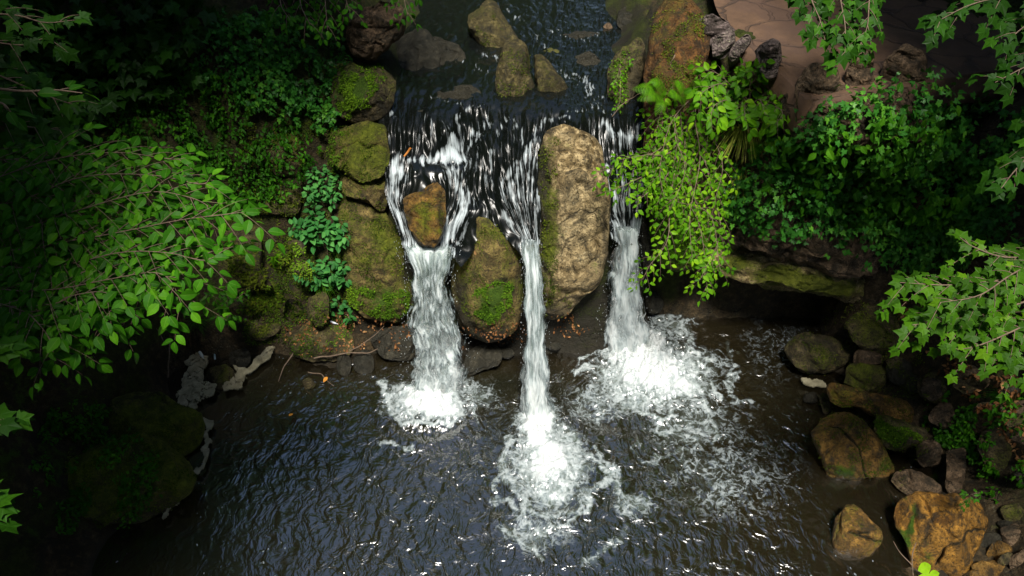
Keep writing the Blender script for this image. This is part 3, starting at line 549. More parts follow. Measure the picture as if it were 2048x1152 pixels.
# ---------------------------------------------------------------- rocks
def unit3(v): return v/np.linalg.norm(v)
def rock(name, label, outline, z, tilt, front, mat, back=None, yaw=0, amp=.05, seed=0, moss=(), green=(), dark=(), m0=0, res=1.0, ridge=.5, cat='boulder', group=None, box=.75, crack=(), ledge=.0, solid=True):
    o = np.array(outline, float); c = (o.min(0)+o.max(0))/2; c = .5*c+.5*o.mean(0)
    n = 2*int(55*res); mrows = int(46*res)
    # outline radius per direction (outline is star-shaped about its centre)
    m = catmull(np.vstack([o, o[:1]]), len(o)*10)[:-1]; th = np.arctan2(m[:, 1]-c[1], m[:, 0]-c[0]); rr = np.hypot(m[:, 0]-c[0], m[:, 1]-c[1])
    k = np.argsort(th); th, rr = th[k], rr[k]
    a = np.linspace(-math.pi, math.pi, n, endpoint=False); R = np.interp(a, np.concatenate([th-2*math.pi, th, th+2*math.pi]), np.tile(rr, 3))
    ph = np.linspace(.02, math.pi-.02, mrows)
    rad = np.sin(ph)**box; hh = np.sign(np.cos(ph))*np.abs(np.cos(ph))**.85
    pxs = c[0]+(rad[:, None]*R*np.cos(a)).ravel(); pys = c[1]+(rad[:, None]*R*np.sin(a)).ravel()
    C = PZ(c[0], c[1], z); ti, yw = math.radians(tilt), math.radians(yaw)
    N = np.array([math.sin(yw)*math.cos(ti), -math.cos(yw)*math.cos(ti), math.sin(ti)])
    r = rays(pxs, pys); tt = ((C-CAM)@N)/(r@N); B = CAM+r*tt[:, None]
    rd = r/np.linalg.norm(r, axis=1)[:, None]
    H = np.repeat(hh, n); bk = back if back else front*1.3
    V = B-rd*(np.where(H > 0, H*front, H*bk))[:, None]
    rf = np.random.default_rng(seed+900); Q0 = V.mean(0)
    for _ in range(11):                                  # broken faces: bulges cut back to planes
        dk = unit3(-unit3(rd.mean(0))*rf.uniform(.8, 1.4)+rf.normal(size=3)*.5); e_ = (V-Q0)@dk; lim = e_.max()*rf.uniform(.72, .95); V = V-dk*(np.maximum(0, e_-lim)*.82)[:, None]
    D = fbm3((V+seed*3.1)*1.6, 5, seed)*amp*1.35
    rg = 1-np.abs(fbm((V+seed)*1.1, 3, seed+7))*3; rg = np.clip(rg, 0, 1)**3
    fr = sstep(H, -.1, .4)
    V = V+D*np.array([.5, 1, 1])+fbm3(V*6+seed, 3, seed+4)*(.016+amp*.12)*np.array([.5, 1, 1])+rd*(rg*ridge*.10*fr)[:, None]
    lay = fbm(V*np.array([.8, .8, 5.0])+seed, 3, seed+3); V -= rd*(np.round(lay*3)/3*ledge*fr)[:, None]
    for pts in crack:
        dcr = segdist(pxs, pys, catmull(pts, 30)); V += rd*(np.exp(-(dcr/4.)**2)*.05*fr)[:, None]
    at = dict(moss=np.full(len(V), float(m0)), green=np.zeros(len(V)), dark=np.zeros(len(V)))
    for nm, L in (('moss', moss), ('green', green), ('dark', dark)):
        for (bx, by, rx, ry, s) in L:
            at[nm] = at[nm]+s*np.exp(-((pxs-bx)/rx)**2-((pys-by)/ry)**2)
    for pts in crack: at['dark'] = np.maximum(at['dark'], np.exp(-(segdist(pxs, pys, catmull(pts, 30))/3.)**2)*.9)
    loc = V.mean(0); loc[2] = V[:, 2].min()
    Vc = np.vstack([V, V[:n].mean(0), V[-n:].mean(0)]); nb = len(V)
    Fq = grid_faces(mrows, n, True)
    j = np.arange(n); j2 = (j+1) % n
    f1 = np.stack([np.full(n, nb), j2, j, j], -1); 
    # close both poles with quads over pairs of rim points
    e = np.arange(0, n-1, 2); cap1 = np.stack([np.full(len(e), nb), (e+2) % n, e+1, e], -1); b0 = (mrows-1)*n
    cap2 = np.stack([np.full(len(e), nb+1), b0+e, b0+e+1, b0+(e+2) % n], -1)
    at = {k_: np.append(v, [v[0], v[-1]]) for k_, v in at.items()}
    ob = mesh_obj(name, Vc, np.vstack([Fq[:, ::-1], cap1[:, ::-1], cap2[:, ::-1]])[:, ::-1], M[mat], attrs=at, loc=tuple(loc), solid=solid)
    tag(ob, label, cat, group); return ob
# --- ledge boulders
rock('boulder', 'tall pale sandstone boulder standing between the narrow middle waterfall and the right waterfall',
     [(1092, 262), (1130, 250), (1175, 262), (1204, 285), (1212, 340), (1222, 420), (1216, 500), (1198, 565), (1160, 600), (1128, 640), (1090, 645), (1080, 560), (1072, 480), (1075, 400), (1078, 320)], 2.0, 23, .30, 'tan', back=.5, amp=.035, seed=11, res=2.2, box=.55, ridge=.8,
     moss=[(1090, 340, 20, 120, .72), (1097, 490, 24, 90, .68), (1135, 285, 30, 15, .55), (1110, 600, 45, 40, .8), (1190, 560, 30, 40, .4), (1200, 400, 12, 70, .35)], dark=[(1076, 370, 11, 120, 1.1), (1080, 520, 14, 90, 1.0), (1095, 640, 50, 26, .75), (1140, 380, 26, 70, .35), (1175, 560, 40, 50, .4), (1212, 470, 9, 110, .6), (1150, 420, 50, 60, .12)], green=[(1135, 283, 10, 7, .25)])
rock('boulder', 'broad yellow-green mossy boulder left of the broken left waterfall',
     [(695, 375), (735, 385), (778, 425), (803, 480), (812, 540), (826, 600), (815, 640), (760, 642), (715, 625), (690, 565), (680, 480), (680, 420)], 1.28, 25, .34, 'olive', back=.7, amp=.06, seed=23, res=2., box=.6, m0=.12,
     green=[(770, 605, 45, 28, .75), (700, 590, 25, 40, .5), (705, 430, 25, 35, .35)], moss=[(770, 480, 40, 40, .25)], dark=[(812, 560, 10, 70, .8), (760, 433, 18, 8, 1.0), (770, 645, 60, 10, .9)], crack=[[(745, 432), (762, 436), (772, 446)]])
rock('boulder', 'rounded yellow-green boulder at the top of the left cascade',
     [(660, 265), (700, 250), (750, 247), (774, 262), (778, 310), (770, 352), (720, 362), (680, 345), (655, 320)], 2.62, 48, .26, 'olive', back=.5, amp=.05, seed=31, res=1.6, m0=.3, dark=[(772, 320, 8, 50, .8), (745, 335, 14, 12, .9), (700, 290, 12, 30, .25)], green=[(745, 315, 14, 30, .25)])
rock('boulder', 'low brown mossy rock wedged between two yellow-green boulders left of the cascade',
     [(680, 335), (735, 335), (768, 352), (776, 400), (764, 432), (735, 405), (690, 385)], 2.12, 40, .2, 'olive', amp=.05, seed=35, m0=.12, dark=[(765, 400, 12, 40, .7)])
rock('boulder', 'bright moss covered rock above the left cascade beneath the ivy',
     [(668, 140), (715, 122), (768, 130), (792, 165), (786, 215), (752, 242), (700, 245), (662, 215)], 3.12, 42, .3, 'mossy', amp=.06, seed=41, res=1.4, green=[(700, 190, 40, 45, .8), (730, 160, 35, 25, .4)], dark=[(770, 215, 22, 40, .8), (715, 225, 14, 12, .8)])
rock('boulder', 'brown boulder with bright moss on its foot between the left and middle waterfalls',
     [(948, 420), (986, 408), (1020, 444), (1040, 500), (1047, 560), (1044, 622), (1028, 660), (980, 678), (924, 660), (904, 600), (903, 530), (920, 465)], 1.38, 24, .46, 'olive', back=.8, amp=.05, seed=47, res=2., box=.62, m0=.05,
     green=[(985, 600, 34, 36, .85), (1005, 575, 20, 18, .3), (980, 630, 25, 20, .5)], dark=[(915, 590, 20, 70, .8), (1042, 560, 12, 90, .6), (975, 672, 60, 16, .9), (935, 640, 25, 20, .6)], moss=[(1020, 500, 15, 50, .4)])
rock('boulder', 'small brown boulder splitting the left cascade into two chutes',
     [(838, 382), (872, 362), (893, 388), (892, 440), (882, 482), (862, 508), (838, 492), (816, 450), (808, 410), (818, 390)], 2.20, 34, .24, 'amber', back=.5, amp=.05, seed=53, res=1.4, box=.65, m0=.2, dark=[(885, 440, 8, 60, .8), (850, 385, 30, 14, .5), (818, 440, 8, 40, .6), (862, 505, 25, 12, .7)], moss=[(845, 440, 20, 50, .35)])
# --- rocks in the stream above
rock('boulder', 'long dark mossy rock lying in the stream at the top of the photo', [(935, 20), (985, 2), (1016, 42), (1045, 95), (1025, 138), (978, 124), (942, 76)], 3.02, 62, .22, 'wetolive', amp=.06, seed=61, res=1.3, dark=[(975, 60, 40, 50, .15)])
rock('boulder', 'upright brown rock in midstream above the middle waterfall', [(1008, 88), (1044, 82), (1060, 112), (1064, 150), (1076, 192), (1054, 232), (1008, 230), (990, 165)], 3.02, 52, .30, 'wetolive', amp=.07, seed=67, res=1.5, m0=-.1, dark=[(1040, 215, 40, 20, .4), (1050, 160, 8, 50, .5), (1010, 170, 14, 50, .3)])
rock('boulder', 'slim yellow-green rock beside the upright rock in midstream', [(1066, 112), (1090, 116), (1118, 158), (1142, 190), (1116, 214), (1080, 208), (1070, 160)], 3.0, 55, .22, 'wetolive', amp=.04, seed=71, m0=.25)
rock('boulder', 'tall mossy rock beside the stream at the foot of the leafy wall', [(1240, 102), (1264, 78), (1282, 90), (1285, 140), (1264, 192), (1242, 234), (1220, 222), (1216, 170), (1224, 122)], 3.15, 40, .22, 'mossy', amp=.06, seed=73, res=1.3, green=[(1232, 150, 16, 30, .6), (1250, 120, 20, 20, .3), (1230, 215, 14, 16, .7)], dark=[(1275, 170, 14, 60, .6)])
rock('stone', 'small round brown stone at the top right edge of the stream', [(1207, 52), (1217, 46), (1225, 56), (1222, 66), (1209, 64)], 2.98, 60, .05, 'brown', amp=.01, seed=75, res=.5, cat='stone')
rock('stone', 'small mossy stone breaking the water right of the slim midstream rock', [(1085, 100), (1105, 92), (1122, 105), (1112, 122), (1092, 118)], 2.94, 70, .05, 'mossy', amp=.02, seed=77, res=.5, cat='stone', dark=[(1100, 108, 30, 20, .3)])
rock('stone', 'flat brown stone just under the water below the midstream rocks', [(1058, 205), (1080, 202), (1092, 212), (1078, 220), (1060, 218)], 2.93, 75, .04, 'brown', amp=.01, seed=78, res=.5, cat='stone')
rock('boulder', 'craggy brown rock under hanging leaves at the top edge left of the stream', [(685, 32), (735, 10), (800, 15), (812, 50), (790, 82), (745, 105), (700, 88)], 3.75, 30, .3, 'brown', amp=.10, seed=79, res=1.3, moss=[(740, 95, 40, 20, .4)], dark=[(800, 60, 14, 40, .5)], ledge=.08)
rock('boulder', 'dark rock at the left brink of the stream above the mossy boulders', [(800, 70), (850, 60), (880, 110), (875, 170), (835, 200), (800, 180), (790, 120)], 2.95, 60, .15, 'darkrock', amp=.05, seed=81, m0=-.3)
for i_, (o_, lab_) in enumerate([([(842, 95), (880, 80), (925, 100), (940, 140), (905, 165), (860, 150)], 'low dark rock awash in the stream left of the midstream rocks'),
    ([(870, 175), (910, 165), (955, 180), (975, 205), (930, 218), (880, 205)], 'flat dark rock awash just above the crest of the left cascade'),
    ([(1125, 65), (1160, 55), (1200, 66), (1210, 88), (1170, 100), (1130, 90)], 'low dark rock awash near the top right of the stream'),
    ([(1150, 112), (1185, 105), (1205, 125), (1195, 150), (1160, 145)], 'low dark rock awash between the slim midstream rock and the tall mossy rock'),
    ([(1235, 20), (1275, 5), (1305, 40), (1300, 75), (1262, 72), (1238, 50)], 'dark brown rock on the edge of the stream above the tall mossy rock')]):
    rock('boulder', lab_, o_, 2.95 if i_ < 4 else 3.05, 72, .07 if i_ < 4 else .16, 'darkrock', amp=.05, seed=500+i_, res=.9, dark=[(o_[0][0]+30, o_[0][1], 60, 60, .45)])
rock('boulder', 'dark wet rock beside the left cascade just below the crest', [(820, 232), (850, 222), (872, 245), (868, 275), (838, 285), (815, 265)], 2.74, 50, .12, 'darkrock', amp=.04, seed=82, m0=-.2, res=.7)
# --- right wall
rock('rock_pillar', 'tall rusty and green mossy rock pillar right of the right waterfall', [(1302, 40), (1335, -30), (1420, -40), (1425, 60), (1405, 160), (1400, 300), (1402, 430), (1425, 520), (1380, 548), (1320, 530), (1300, 470), (1292, 330), (1290, 180)], 2.95, 24, .42, 'redmoss', back=.8, amp=.07, seed=83, res=2., box=.6, cat='rock',
     green=[(1330, 450, 50, 110, .95), (1390, 520, 40, 40, .6), (1320, 260, 20, 60, .15)], dark=[(1300, 120, 10, 80, .3)])
rock('rock_wall', 'large shaded rock wall behind the ivy on the right of the pool', [(1395, 130), (1500, 140), (1640, 200), (1760, 215), (1850, 280), (1880, 400), (1850, 520), (1790, 560), (1640, 540), (1500, 500), (1410, 470), (1385, 300)], 2.5, 20, .34, 'brown', back=.5, amp=.13, seed=87, res=2., box=.5, m0=.1, cat='rock', ledge=.1, moss=[(1500, 190, 80, 50, .4)])
rock('rock_outcrop', 'brown mossy outcrop between the flagstone path and the top of the ivy', [(1560, 190), (1600, 205), (1650, 195), (1720, 185), (1800, 180), (1850, 200), (1860, 260), (1780, 290), (1680, 285), (1600, 275), (1560, 240)], 3.6, 30, .40, 'brown', amp=.12, seed=88, res=1.5, m0=.15, cat='rock', ledge=.08)
rock('rock_ledge', 'long overhanging rock ledge with cream crust above and moss below over the dark hollow', [(1405, 470), (1500, 462), (1600, 492), (1700, 522), (1780, 540), (1795, 575), (1745, 605), (1650, 597), (1540, 572), (1450, 545), (1405, 515)], 1.22, 26, .46, 'tan', back=.6, amp=.08, seed=89, res=2.2, box=.6, cat='rock', ledge=.12,
     moss=[(1470, 530, 60, 22, .9), (1570, 560, 90, 24, 1.3), (1690, 580, 90, 20, 1.2)], dark=[(1450, 480, 60, 20, .4), (1600, 592, 160, 12, .6), (1600, 530, 140, 5, .3)])
rock('boulder', 'narrow dark rock between the right waterfall and the mossy pillar', [(1284, 430), (1306, 436), (1312, 500), (1300, 545), (1285, 535), (1280, 480)], 1.5, 20, .12, 'darkrock', amp=.03, seed=91)
rock('boulder', 'dark green rock in the shadow behind the foot of the tall pale boulder', [(1176, 560), (1210, 545), (1222, 600), (1215, 640), (1185, 642), (1170, 610)], .5, 30, .12, 'darkrock', amp=.04, seed=93, m0=.1)
rock('boulder', 'round dark rock in the shallows right of the foot of the middle waterfall', [(1098, 640), (1125, 630), (1148, 645), (1148, 665), (1120, 674), (1098, 664)], .16, 50, .12, 'darkrock', amp=.02, seed=95, res=.8)
rock('boulder', 'dark mossy rock at the right foot of the right waterfall below the hanging leaves', [(1288, 585), (1312, 580), (1326, 605), (1316, 625), (1292, 622)], .25, 45, .12, 'darkrock', amp=.03, seed=97, res=.7, m0=.3)
rock('boulder', 'large dark rock at the waterline just left of the left waterfall', [(742, 672), (790, 652), (826, 665), (834, 700), (815, 722), (775, 715), (745, 700)], .2, 50, .2, 'darkrock', amp=.04, seed=99)
rock('stone', 'dark green rounded stone leftmost in the row at the waterline left of the falls', [(675, 715), (692, 705), (704, 722), (700, 745), (682, 748), (674, 735)], .08, 50, .08, 'darkrock', amp=.02, seed=101, m0=.35, res=.6, cat='stone')
rock('stone', 'dark green rounded stone between the two others at the waterline left of the falls', [(706, 715), (726, 700), (744, 715), (744, 740), (724, 750), (708, 738)], .08, 50, .09, 'darkrock', amp=.02, seed=103, m0=.3, res=.6, cat='stone')
rock('boulder', 'dark wet rock splashed by the right edge of the left waterfall', [(922, 715), (945, 695), (975, 688), (998, 702), (998, 728), (965, 745), (935, 748)], .14, 50, .14, 'darkrock', amp=.04, seed=105, m0=.15)
rock('stone', 'small mossy stone sticking out of the water below the row of dark stones', [(602, 762), (618, 755), (632, 764), (626, 776), (608, 776)], .03, 60, .04, 'mossy', amp=.01, seed=107, res=.5, cat='stone')
# --- left bank
rock('boulder', 'big low mossy boulder at the waterline in the lower left corner', [(205, 885), (290, 872), (350, 888), (392, 920), (386, 972), (340, 1036), (270, 1064), (190, 1052), (130, 1005), (115, 940)], .32, 66, .30, 'mossy', back=.5, amp=.06, seed=109, m0=.35, res=2., moss=[(350, 940, 40, 50, .5)], green=[(240, 960, 40, 40, .35)])
rock('boulder', 'mossy boulder behind the big low boulder in the lower left corner', [(215, 810), (300, 785), (370, 808), (412, 845), (406, 895), (350, 905), (280, 895), (225, 868)], .30, 62, .26, 'mossy', amp=.05, seed=111, m0=.35, res=1.5, green=[(340, 840, 30, 25, .25)], dark=[(400, 860, 14, 30, .5)])
rock('boulder', 'squared mossy block behind the tips of the hanging elm leaves', [(430, 452), (505, 440), (522, 500), (516, 568), (450, 578), (428, 520)], 1.35, 35, .22, 'mossy', amp=.05, seed=113, box=.5, moss=[(470, 540, 30, 30, .4)])
rock('boulder', 'rounded mossy rock above the squared block left of the nettles', [(506, 385), (540, 374), (566, 392), (566, 422), (520, 428), (500, 412)], 1.95, 45, .15, 'mossy', amp=.03, seed=115, green=[(540, 395, 18, 16, .2)])
rock('boulder', 'squared green block under the ivy on the left bank', [(533, 282), (590, 275), (602, 330), (585, 352), (540, 345), (528, 310)], 2.5, 35, .2, 'mossy', amp=.04, seed=117, box=.5, green=[(565, 300, 25, 25, .3)])
rock('boulder', 'narrow mossy rock left of the top of the nettles', [(565, 345), (590, 338), (603, 365), (598, 420), (575, 430), (560, 395)], 2.05, 35, .14, 'mossy', amp=.04, seed=119)
rock('boulder', 'low mossy rock below the nettles beside the litter filled hollow', [(580, 668), (640, 645), (700, 660), (712, 692), (680, 715), (610, 720), (572, 700)], .25, 50, .18, 'mossy', amp=.05, seed=121, green=[(665, 680, 30, 14, .3)])
rock('boulder', 'small upright mossy rock under the nettles', [(618, 590), (645, 580), (660, 605), (655, 640), (630, 648), (614, 620)], .75, 40, .14, 'mossy', amp=.03, seed=123, res=.8)
rock('boulder', 'mossy rock on the left bank above the scum covered inlet', [(490, 635), (530, 615), (572, 630), (568, 665), (520, 680), (488, 665)], .35, 50, .16, 'mossy', amp=.04, seed=125, green=[(530, 645, 30, 20, .3)])
rock('boulder', 'yellow-green mossy knob right of the squared block', [(520, 575), (545, 562), (560, 580), (552, 605), (525, 610)], .85, 40, .1, 'mossy', amp=.02, seed=127, res=.7, moss=[(540, 590, 30, 30, .5)])
rock('boulder', 'dark block at the waterline below the mossy rock above the inlet', [(460, 705), (490, 698), (502, 718), (492, 735), (462, 730)], .1, 50, .1, 'darkrock', amp=.03, seed=129, res=.6)
rock('boulder', 'mossy rock between the two patches of scum in the inlet', [(418, 735), (455, 728), (470, 755), (455, 785), (425, 780), (412, 758)], .05, 55, .1, 'mossy', amp=.03, seed=131, res=.7, dark=[(440, 760, 30, 30, .4)])
# --- right shore
rock('boulder', 'flat dark mossy boulder lowest under the overhanging ledge', [(1560, 690), (1600, 668), (1660, 672), (1708, 700), (1702, 730), (1650, 747), (1600, 742), (1572, 718)], .24, 58, .22, 'mossy', amp=.05, seed=133, res=1.3, dark=[(1640, 690, 60, 22, .5)])
rock('boulder', 'large dark mossy boulder against the right end of the overhanging ledge', [(1688, 655), (1718, 622), (1755, 606), (1800, 640), (1806, 690), (1770, 712), (1720, 695)], .7, 45, .22, 'mossy', amp=.05, seed=135, res=1.3, moss=[(1730, 670, 40, 30, .3)])
rock('boulder', 'small flat brown block below the large dark mossy boulder', [(1706, 702), (1730, 696), (1764, 706), (1762, 724), (1730, 728), (1704, 722)], .42, 55, .1, 'brown', amp=.03, seed=137, box=.5, res=.8)
rock('boulder', 'round yellow mossy boulder above the long slab', [(1680, 740), (1702, 724), (1745, 728), (1774, 745), (1772, 768), (1735, 780), (1692, 768)], .3, 50, .16, 'mossy', amp=.04, seed=139, moss=[(1710, 750, 40, 30, .5)])
rock('stone_slab', 'long amber slab with a pale vein lying on the right shore', [(1642, 778), (1665, 764), (1700, 772), (1760, 790), (1815, 802), (1840, 825), (1828, 845), (1780, 838), (1720, 820), (1668, 808)], .34, 52, .14, 'amber', amp=.035, seed=141, res=1.5, box=.5, cat='rock slab', moss=[(1680, 790, 40, 20, .5), (1740, 812, 50, 10, .4)])
rock('boulder', 'large double boulder with green moss at the waterline of the right shore', [(1620, 858), (1650, 834), (1700, 836), (1742, 858), (1772, 900), (1784, 940), (1765, 960), (1725, 955), (1697, 974), (1665, 966), (1640, 920)], .16, 50, .26, 'amber', back=.4, amp=.05, seed=143, res=1.6, m0=.2, crack=[[(1660, 838), (1690, 862), (1720, 890), (1728, 950)]],
     green=[(1690, 890, 20, 25, .35), (1690, 945, 30, 22, .8), (1770, 935, 18, 18, .7)], moss=[(1650, 860, 25, 20, .3)], dark=[(1630, 900, 10, 40, .5), (1700, 972, 50, 8, .7)])
rock('boulder', 'boulder with bright green moss right of the double boulder', [(1740, 832), (1772, 826), (1815, 845), (1852, 865), (1842, 888), (1800, 903), (1765, 887), (1748, 862)], .3, 50, .18, 'mossy', amp=.04, seed=145, res=1.2, green=[(1785, 868, 30, 20, .8), (1825, 875, 18, 12, .6), (1752, 845, 10, 10, .8)])
rock('boulder', 'brown squared boulder left of the upright grey block', [(1830, 893), (1858, 882), (1884, 893), (1884, 925), (1855, 938), (1834, 925)], .2, 50, .14, 'brown', amp=.03, seed=147, res=.9, moss=[(1850, 930, 30, 10, .5)])
rock('stone_block', 'upright rectangular grey block on the right shore', [(1895, 903), (1912, 899), (1931, 901), (1930, 945), (1927, 984), (1910, 986), (1894, 982), (1893, 940)], .22, 50, .12, 'brown', amp=.012, seed=149, res=.9, box=.35, cat='stone block')
rock('boulder', 'low pale brown boulder above the big orange boulder', [(1778, 965), (1798, 940), (1835, 942), (1872, 962), (1886, 985), (1850, 997), (1805, 985)], .08, 55, .14, 'brown', amp=.03, seed=151, m0=.15, moss=[(1800, 960, 25, 20, .5)], dark=[(1830, 995, 60, 8, .6)])
rock('boulder', 'rounded olive boulder standing alone in the water in the lower right', [(1668, 1040), (1690, 1012), (1725, 1022), (1758, 1050), (1764, 1080), (1738, 1108), (1705, 1118), (1672, 1100), (1666, 1070)], .08, 55, .2, 'amber', amp=.035, seed=153, res=1.4, m0=.35, crack=[[(1700, 1060), (1740, 1078), (1760, 1082)], [(1712, 1066), (1735, 1060)]], dark=[(1710, 1112, 60, 10, .6)])
rock('boulder', 'biggest boulder of the right shore with smooth orange top and mossy left flank', [(1792, 1020), (1830, 998), (1880, 988), (1925, 985), (1965, 1010), (1973, 1042), (1955, 1090), (1930, 1140), (1890, 1165), (1840, 1155), (1810, 1090), (1790, 1050)], .2, 50, .34, 'orange', back=.5, amp=.06, seed=155, res=2., box=.62, crack=[[(1972, 1040), (1935, 1060), (1918, 1085), (1890, 1100), (1875, 1135)]],
     green=[(1808, 1060, 14, 50, .9), (1850, 1120, 30, 30, .45)], dark=[(1930, 1110, 25, 40, .45), (1890, 1020, 60, 12, .3)], moss=[(1850, 1090, 30, 30, .25)])
for i, (o, z, lab, mt) in enumerate([
    ([(1962, 1003), (1985, 998), (2006, 1012), (2004, 1038), (1975, 1036)], .15, 'flat brown stone right of the big orange boulder', 'amber'),
    ([(1972, 1110), (1992, 1082), (2026, 1096), (2012, 1125), (1990, 1130)], .12, 'pointed amber stone right of the big orange boulder', 'amber'),
    ([(1925, 1150), (1945, 1132), (1965, 1150), (1950, 1175)], .02, 'small amber stone at the bottom edge beside the big orange boulder', 'amber'),
    ([(1940, 1128), (1985, 1118), (2020, 1140), (2000, 1175), (1955, 1175)], .05, 'dark amber stone at the bottom edge under the pointed amber stone', 'amber'),
    ([(2020, 1110), (2048, 1095), (2080, 1120), (2060, 1160), (2025, 1150)], .2, 'brown stone in the extreme lower right corner', 'brown'),
    ([(2000, 1060), (2030, 1045), (2060, 1060), (2045, 1092), (2010, 1090)], .25, 'brown stone at the right edge above the lower right corner', 'brown'),
    ([(1634, 790), (1650, 785), (1660, 800), (1658, 822), (1644, 826)], .06, 'small mossy stone at the tip of the long amber slab', 'mossy'),
    ([(1612, 792), (1630, 786), (1636, 804), (1622, 812), (1608, 806)], .03, 'small dark stone in the shallows left of the long amber slab', 'darkrock'),
    ([(1775, 725), (1800, 712), (1832, 730), (1836, 760), (1800, 770), (1776, 752)], .5, 'dark rounded stone behind the round yellow mossy boulder', 'darkrock'),
    ([(1840, 760), (1875, 745), (1905, 765), (1900, 800), (1862, 806), (1838, 788)], .6, 'dark mossy rock on the slope above the long amber slab', 'mossy'),
    ([(1862, 815), (1890, 800), (1925, 822), (1918, 850), (1880, 858), (1858, 838)], .45, 'brown rock on the slope right of the long amber slab', 'brown'),
    ([(1960, 860), (2010, 845), (2040, 880), (2030, 930), (1985, 945), (1955, 905)], .55, 'mossy rock by the right edge above the rectangular block', 'mossy'),
    ([(1930, 700), (1960, 690), (1990, 715), (1985, 750), (1945, 760), (1925, 730)], 1.05, 'dark rock below the maple leaves on the right slope', 'darkrock'),
    ([(1690, 985), (1712, 978), (1735, 990), (1728, 1004), (1700, 1004)], -.08, 'flat brown stone under water left of the low pale brown boulder', 'brown')]):
    rock('stone', lab, o, z, 52, .11 if i != 13 else .04, mt, amp=.03, seed=200+i, res=.7, cat='stone', box=.6)
r_ = np.random.default_rng(77); n_ = 0; TUM = [(1790, 690), (1900, 690), (2060, 780), (2060, 1160), (1980, 1160), (1960, 1040), (1880, 960), (1860, 880), (1800, 800)]
while n_ < 30:
    x_, y_ = r_.uniform(1770, 2050), r_.uniform(690, 1150)
    if not inpoly(np.array([x_]), np.array([y_]), TUM)[0]: continue
    zz_ = float(Gf(*[np.array([q]) for q in PZ(x_, y_, .5)[:2]])[0]); s_ = r_.uniform(14, 30); a_ = np.sort(r_.uniform(0, 6.28, 3))[0]+np.arange(7)*.9
    o_ = [(x_+math.cos(t_)*s_*r_.uniform(.75, 1.2), y_+math.sin(t_)*s_*.75*r_.uniform(.75, 1.2)) for t_ in a_]; mt_ = ['mossy', 'brown', 'darkrock', 'mossy'][n_ % 4]
    rock('stone', {'mossy': 'mossy stone in the tumble of stones on the right slope', 'brown': 'bare brown stone in the tumble of stones on the right slope', 'darkrock': 'dark wet stone in the tumble of stones on the right slope'}[mt_], o_, max(zz_, 0)+.06, r_.uniform(45, 65), .1, mt_, amp=.04, seed=400+n_, res=.6, cat='stone', group='%s tumbled stones of the right slope' % {'mossy': 'mossy', 'brown': 'brown', 'darkrock': 'dark'}[mt_], box=.6)['where'] = (x_, y_); n_ += 1
tum_ = []
n_ = 0
for x_, y_ in ((905, 668), (938, 680), (965, 690), (1002, 684), (1032, 678), (1108, 690), (1160, 648), (1178, 662), (1012, 705), (730, 660)):
    s_ = r_.uniform(12, 22); a_ = r_.uniform(0, 3)+np.arange(7)*.9; o_ = [(x_+math.cos(t_)*s_*r_.uniform(.75, 1.2), y_+math.sin(t_)*s_*.7*r_.uniform(.75, 1.2)) for t_ in a_]
    rock('stone', '%s from the left in the row of small dark stones lying under the ledge boulders' % ['second', 'third', 'fourth', 'fifth', 'seventh', 'eighth', 'ninth', 'tenth', 'sixth', 'first'][n_], o_, .12, 50, .09, 'darkrock', amp=.03, seed=600+n_, res=.6, cat='stone', group='small dark stones under the ledge', box=.6, m0=.1); n_ += 1
tum_ = []
n_ = 0; TUM = [(440, 330), (600, 300), (660, 350), (600, 440), (640, 560), (610, 660), (480, 640), (440, 590), (400, 480)]
while n_ < 24:
    x_, y_ = r_.uniform(400, 660), r_.uniform(300, 660)
    if not inpoly(np.array([x_]), np.array([y_]), TUM)[0]: continue
    g_ = PZ(x_, y_, 1.4)
    for _ in range(8): g_ = PZ(x_, y_, float(Gf(g_[0:1], g_[1:2])[0]))
    s_ = r_.uniform(14, 32); a_ = r_.uniform(0, 3)+np.arange(7)*.9
    o_ = [(x_+math.cos(t_)*s_*r_.uniform(.75, 1.2), y_+math.sin(t_)*s_*.8*r_.uniform(.75, 1.2)) for t_ in a_]
    rock('stone', 'mossy stone of the stepped left bank between the elm boughs and the nettles', o_, g_[2]+.06, 42, .13, 'mossy', amp=.05, seed=450+n_, res=.6, cat='stone', group='mossy stones of the stepped left bank', box=.55)['where'] = (x_, y_); n_ += 1
ORD = ['first', 'second', 'third', 'fourth', 'fifth', 'sixth', 'seventh', 'eighth', 'ninth', 'tenth', 'eleventh', 'twelfth']
for tx_, wh_ in (('mossy stones tumbled on the right slope', 'mossy stone in the'), ('bare brown stones tumbled on the right slope', 'bare brown'), ('dark wet stones tumbled on the right slope', 'dark wet stone in the'), ('mossy stones of the stepped left bank', 'mossy stone of the stepped')):
    L_ = [o for o in bpy.data.objects if o.get('label', '').startswith(wh_) and 'where' in o]; L_.sort(key=lambda o: o['where'][1]); k_ = 3 if len(L_) > 11 else 1
    for q_ in range(k_):
        S_ = sorted(L_[q_*len(L_)//k_:(q_+1)*len(L_)//k_], key=lambda o: o['where'][0])
        for i_, o in enumerate(S_): o['label'] = '%s from the left %s %s' % (ORD[i_], ('in the %s row of' % ('upper', 'middle', 'lower')[q_]) if k_ == 3 else 'among', tx_)
for o in bpy.data.objects:
    if 'where' in o: del o['where']
